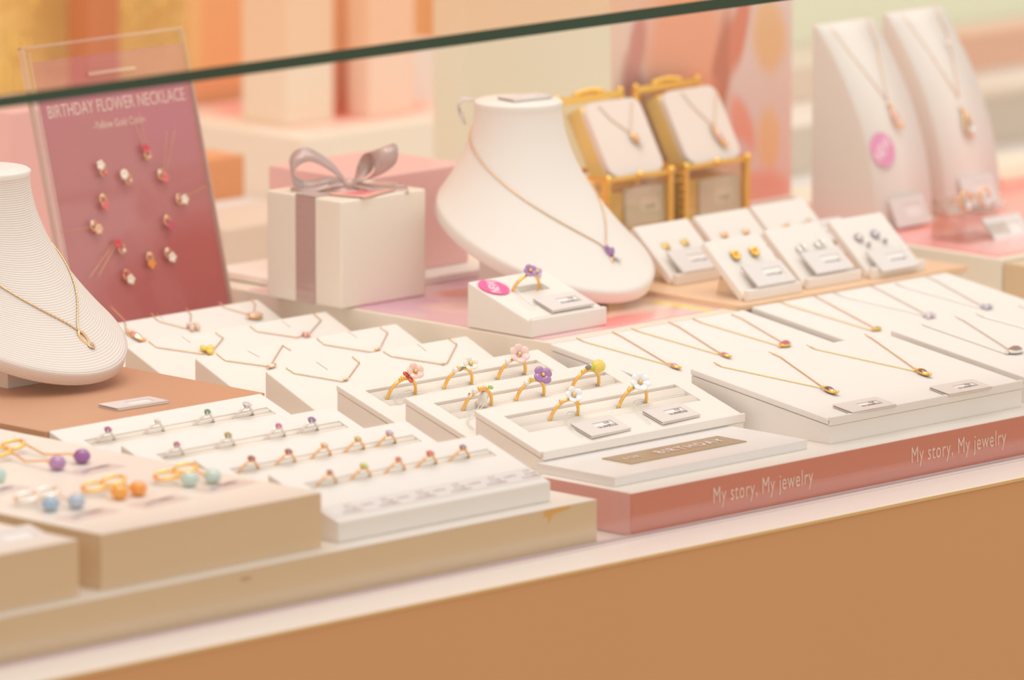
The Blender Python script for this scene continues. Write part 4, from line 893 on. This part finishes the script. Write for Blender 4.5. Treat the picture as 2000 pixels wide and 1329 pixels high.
# clear stand with teardrop earrings
q = WZ(1910, 466, MZ+.0006); r = thing('clear_earring_stand', 'low clear stand holding two teardrop earrings before the right curved stand', 'earring stand', (q.x, q.y, MZ+.0006))
obj('clear_wedge', prism([(-.009, 0), (.02, 0), (.02, .026), (.016, .026), (-.009, .004)], -.022, .022, .0006), clear('foot_acrylic', (.90, .86, .82), 1.45, extra=.06), r)
price_tag('price tag leaning on the clear earring stand at the right', WZ(1938, 455, MZ+.001)+Vector((0, -.013, .003)), (radians(46), 0, 0), w=.036, d=.022, lines=('', ''))
for px, lb in ((1885, 'left teardrop earring on the clear stand'), (1922, 'right teardrop earring on the clear stand')):
    p = WY(px, 392 if px < 1900 else 385, q.y+.004); r = thing('drop_earring', lb, 'earring', p, (0, 0, 0), 'teardrop earrings')
    obj('hoop', tube([(.0045*sin(a), 0, .0058*cos(a)) for a in [2*pi*k/20 for k in range(20)]], .0009, 6, True), ROSE, r); obj('crystal', ball((.002, -.001, -.004), (.0026, .0018, .0034), 10, 8), gem('pink_crystal', (252, 226, 226)), r)
    obj('post', tube([(-.0045, 0, .002), (-.006, .004, .001), (-.004, .009, -.002)], .0006, 5), ROSE, r)

# ================================================================== HOOP EARRINGS WITH BEADS
def hoop_bead(bx, by, hx, hy, label, metal, col, rough=.06, tr_=.5, long=False, wire=.00075):
    R = .0049; c = WZ(bx, by+2, ZE+R*.8); o = Vector((c.x, c.y, ZE))
    r = thing('bead_hoop_earring', label, 'earring', o, (0, 0, 0), 'bead hoop earrings')
    m = mat('bead_%d_%d_%d' % col, col, rough, 0, .8, trans=tr_*.5, coat=.7, ior=1.5)
    obj('bead', ball((0, 0, R*.82), (R, R, R*.84), 24, 16), m, r)
    h = WZ(hx, hy, ZE+.0035)-o
    tilt = radians(58)
    ring = tube([(.0062*cos(a), .0062*sin(a), 0) for a in [2*pi*k/28 for k in range(28)]], wire*1.35, 7, True)
    obj('hoop', xf(ring, tr(h.x, h.y, .0043) @ rot('Z', radians(-38)) @ rot('Y', radians(-8)) @ rot('X', radians(10))), metal, r)
    obj('link', tube(densify([(h.x+.004, h.y-.004, .0052), (h.x*.55, h.y*.55, .0040 if not long else .0016), (-R*.6, R*.6, .0052)], .002), wire*.75, 6), metal, r)
    obj('cap', ball((-R*.66, R*.66, R*.95), .0012, 8, 6), metal, r)
    obj('clasp', ball((h.x+.0045, h.y-.0035, .0052), (.0016, .0011, .0012), 8, 6), metal, r); return r
AM, BL, OR, MT = (164, 84, 176), (196, 214, 236), (255, 168, 30), (200, 224, 216)
hoop_bead(112, 903, -2, 886, 'long gold threader earring with lighter purple bead, in front of its pair', GOLD, (196, 140, 200), long=True)
hoop_bead(160, 890, 26, 872, 'long gold threader earring with deep purple bead', GOLD, AM, long=True)
hoop_bead(98, 983, 52, 975, 'silver hoop earring with pale blue bead, left of its pair', SILV, (172, 202, 232))
hoop_bead(149, 978, 92, 965, 'silver hoop earring with misty blue bead, right of its pair', SILV, BL)
hoop_bead(233, 960, 183, 954, 'gold hoop earring with orange bead, left of its pair', GOLD, OR, .15, .15)
hoop_bead(270, 953, 222, 942, 'gold hoop earring with orange bead, right of its pair', GOLD, (255, 160, 20), .15, .15)
hoop_bead(370, 935, 324, 932, 'gold hoop earring with pale mint bead, left of its pair', GOLD, MT, .2, .2)
hoop_bead(415, 929, 362, 918, 'gold hoop earring with pale mint bead, right of its pair', GOLD, (208, 228, 218), .2, .2)
LBM = mat('translucent_label', (226, 208, 204), .3)
for pts, lb in ((((127, 925), (165, 931), (250, 912), (206, 904)), 'flat printed label beside the purple bead earrings'), (((110, 1012), (145, 1020), (238, 999), (195, 992)), 'flat printed label in front of the blue bead earrings'),
                (((250, 987), (287, 994), (377, 974), (332, 968)), 'flat printed label in front of the orange bead earrings'), (((377, 958), (414, 965), (501, 943), (458, 937)), 'flat printed label in front of the mint bead earrings'),
                (((-60, 968), (-22, 974), (62, 953), (20, 946)), 'flat printed label cut by the left edge of the photo')):
    W4 = [WZ(x, y, ZE) for x, y in pts]; c = sum(W4, Vector())/4; ux = (W4[2]-W4[1]); ww = ux.length; az = math.atan2(ux.y, ux.x); dd = (W4[1]-W4[0]).length
    r = thing('flat_label', lb, 'label', (c.x, c.y, ZE), (0, 0, az), 'flat labels by the bead earrings')
    obj('film', box(-ww/2, ww/2, -dd/2, dd/2, 0, .0002), LBM, r)
    text('¥19,800税込', .0040, INK, r, (ww*.12, .0018, .0003), name='print', sx=.8); text('K10', .0036, INK, r, (-ww*.26, -.0005, .0003), name='print', sx=.8)
w = WZ(-4, 928, ZE+.004); tag(obj('bead', ball((0, 0, 0), .0046), mat('bead_178_204_196', MT), None, w), 'grey green bead cut by the left edge of the photo', 'bead')

# ================================================================== SECOND POSTER AND BACKDROP
wR = WZ(1545, 393, MZ+.0008); p2w = .168
art = blobs('photo_poster_print', (246, 224, 218), [
    (-.080, .10, .012, .05, 0, (252, 224, 206)), (-.019, .112, .042, .048, 0, (255, 184, 152)), (-.066, .085, .011, .028, 6, (214, 148, 140)), (-.062, .12, .008, .02, -10, (226, 158, 146)),
    (.016, .090, .010, .042, -10, (214, 138, 116)), (.034, .120, .008, .03, -14, (236, 150, 126)), (.036, .056, .009, .022, 24, (255, 176, 158)), (-.02, .085, .03, .012, 0, (255, 172, 140)),
    (.062, .112, .016, .026, 10, (250, 206, 158)), (.062, .042, .010, .022, 0, (254, 212, 166)), (.056, .010, .028, .014, 0, (252, 184, 168)), (.03, .035, .014, .012, 0, (244, 214, 210))], 'XZ', .3)
p2 = thing('photo_poster', 'tall blurred peach portrait poster behind the gold jewellery boxes', 'poster', (wR.x-p2w/2, wR.y, MZ+.0008))
obj('printed_sheet', box(-p2w/2, p2w/2, 0, .003, .004, .225), art, p2); obj('poster_foot', box(-p2w/2, p2w/2, -.004, .012, 0, .004, .0005), WHITE2, p2)
def bb(name, label, px, py, wpx, dpx, hpx, m, z=0.0, cat='box', bev=.001, group=None):
    """box from its front left bottom corner, with widths read from the photograph at that distance"""
    q = WZ(px, py, z); s = FPX/(q-CAM).dot(fwd); X = wpx/s/.709; Y = dpx/s/.709; H = hpx/s/.985
    return block(name, label, cat, q.x, q.x+X, q.y, q.y+Y, z, z+H, m, bev, group), q
MINT = mat('mint_cream_lacquer', (236, 236, 214), .5); CRW = mat('cream_card', (244, 232, 214), .5); PCH = mat('peach_card', (246, 196, 164), .5); TNO = mat('orange_tan_card', (230, 160, 112), .5)
bb('display_pillar', 'pale mint pillar behind the smooth bust', 905, 520, 330, 62, 620, MINT, 0, 'pillar', .004)
bb('display_riser', 'blurred white riser between the poster and the gift box', 440, 536, 260, 150, 86, mat('greige_card', (226, 208, 190), .5), 0, 'riser')
z1 = .0325
bb('gift_carton', 'blurred orange tan carton on the white riser right of the poster', 398, 398, 78, 70, 84, TNO, z1, 'box')
o, q = bb('display_platform', 'blurred white platform under the two tall peach bags', 592, 400, 420, 300, 128, CRW, 0, 'platform')
s = FPX/(q-CAM).dot(fwd); zp = 128/s/.985
pinkc = blobs('platform_pink_print', (250, 214, 196), [(0, -.02, .05, .03, 0, (255, 130, 112)), (.05, .03, .03, .03, 0, (252, 150, 130)), (-.05, .05, .03, .03, 0, (252, 170, 160))], 'XY', .4)
tag(obj('pink_sheet', box(-.10, .11, -.07, .08, 0, .001), pinkc, None, (q.x+.125, q.y+.085, zp)), 'blurred coral sheet on the far platform with the peach bags', 'sheet')
bb('gift_bag', 'tall blurred cream peach bag on the far platform, left of two', 560, 248, 90, 90, 330, mat('cream_peach_card', (246, 228, 206), .5), zp+.0012, 'bag')
bb('gift_bag', 'tall blurred peach bag on the far platform, right of two', 722, 232, 88, 45, 330, mat('light_peach_card', (252, 218, 196), .5), zp+.0012, 'bag')
bb('gift_bag', 'narrow salmon bag edge showing between the two peach bags', 655, 222, 70, 20, 300, mat('salmon_card', (244, 168, 140), .5), zp+.0012, 'bag')
bb('display_stand', 'bright white stand left of the mint pillar in the distance', 790, 330, 60, 30, 245, WHITE2, 0, 'stand')
bb('backdrop_board', 'broad peach backdrop panel behind the tall bags', 380, 330, 470, 20, 420, mat('apricot_panel', (244, 176, 126), .6), 0, 'panel')
# golden backdrop
gm = mat('gold_sequin_fabric', (255, 200, 120), .4, .1, bump=('noise', 60, 1.0), noise=(22, .22)); gm.node_tree.nodes['Bump'].inputs['Distance'].default_value = .006
q = WY(-40, 300, .95)
bk = block('gold_backdrop', 'golden glittering fabric backdrop at the upper left behind the poster', 'backdrop', q.x, WY(398, 300, .95).x, .95, .99, 0, .62, gm, .003)
sq = bmesh.new(); rnd = random.Random(5)
for k in range(90):
    px, py = rnd.uniform(0, 398), rnd.uniform(-20, 330); p = WY(px, py, .948); ball((p.x-bk.location.x, p.y-bk.location.y, p.z), (.0035, .003, .006+.006*rnd.random()), 8, 6, bm=sq)
o = obj('sequins', sq, mat('bright_gold_sequin', (255, 220, 130), .18, 1.0), bk); o['kind'] = 'stuff'
q = WY(176, 66, .90); block('display_post', 'orange brown post standing before the gold backdrop, behind the poster top', 'post', q.x, WY(236, 60, .90).x, .90, .925, 0.0, .55, mat('burnt_orange_wood', (206, 128, 84), .5), .003)
q = WY(385, 78, 1.1); s = FPX/(q-CAM).dot(fwd)
r = thing('peach_bag', 'blurred dark peach tapered bag above the glass edge, right of the gold backdrop', 'bag', (q.x+.03, 1.12, q.z)); obj('bag_body', xf(lathe([(.030, 0), (.052, .10), (.0515, .102)], 4, False), rot('Z', pi/4)), mat('dark_peach_card', (232, 158, 118), .5), r)
obj('bag_plinth', box(-.032, .045, -.03, .04, -.16, 0, .002), mat('cream_peach_card', (246, 228, 206), .5), r)
# stepped shelves at the right
PG = mat('pale_green_laminate', (234, 240, 216), .4); GB = mat('grey_beige_laminate', (214, 202, 186), .5)
L = WZ(1500, 352, 0)
struct('trim_2', box(L.x-.05, L.x+1.3, L.y, L.y+.16, 0, .034, .001), GB)
struct('trim_3', box(L.x-.05, L.x+1.3, L.y+.0, L.y+.16, .0342, .036, .0005), mat('white_counter_laminate', (240, 228, 218), .3))
struct('trim_4', box(L.x-.05, L.x+1.3, L.y+.08, L.y+.16, .0362, .062, .001), mat('greige_card', (226, 208, 190), .5))
struct('trim_5', box(L.x-.05, L.x+1.3, L.y+.161, L.y+.18, 0, .40, .001), PG)
bb('shelf_box', 'blurred dusty tan box on the shelf at the upper right', 1885, 140, 260, 60, 68, mat('dusty_tan_card', (222, 176, 150), .5), .062, 'box')
bb('peach_tray', 'blurred peach tray at the right edge behind the curved stand', 1962, 368, 160, 60, 20, mat('light_peach_card', (252, 218, 196), .5), MZ, 'tray')
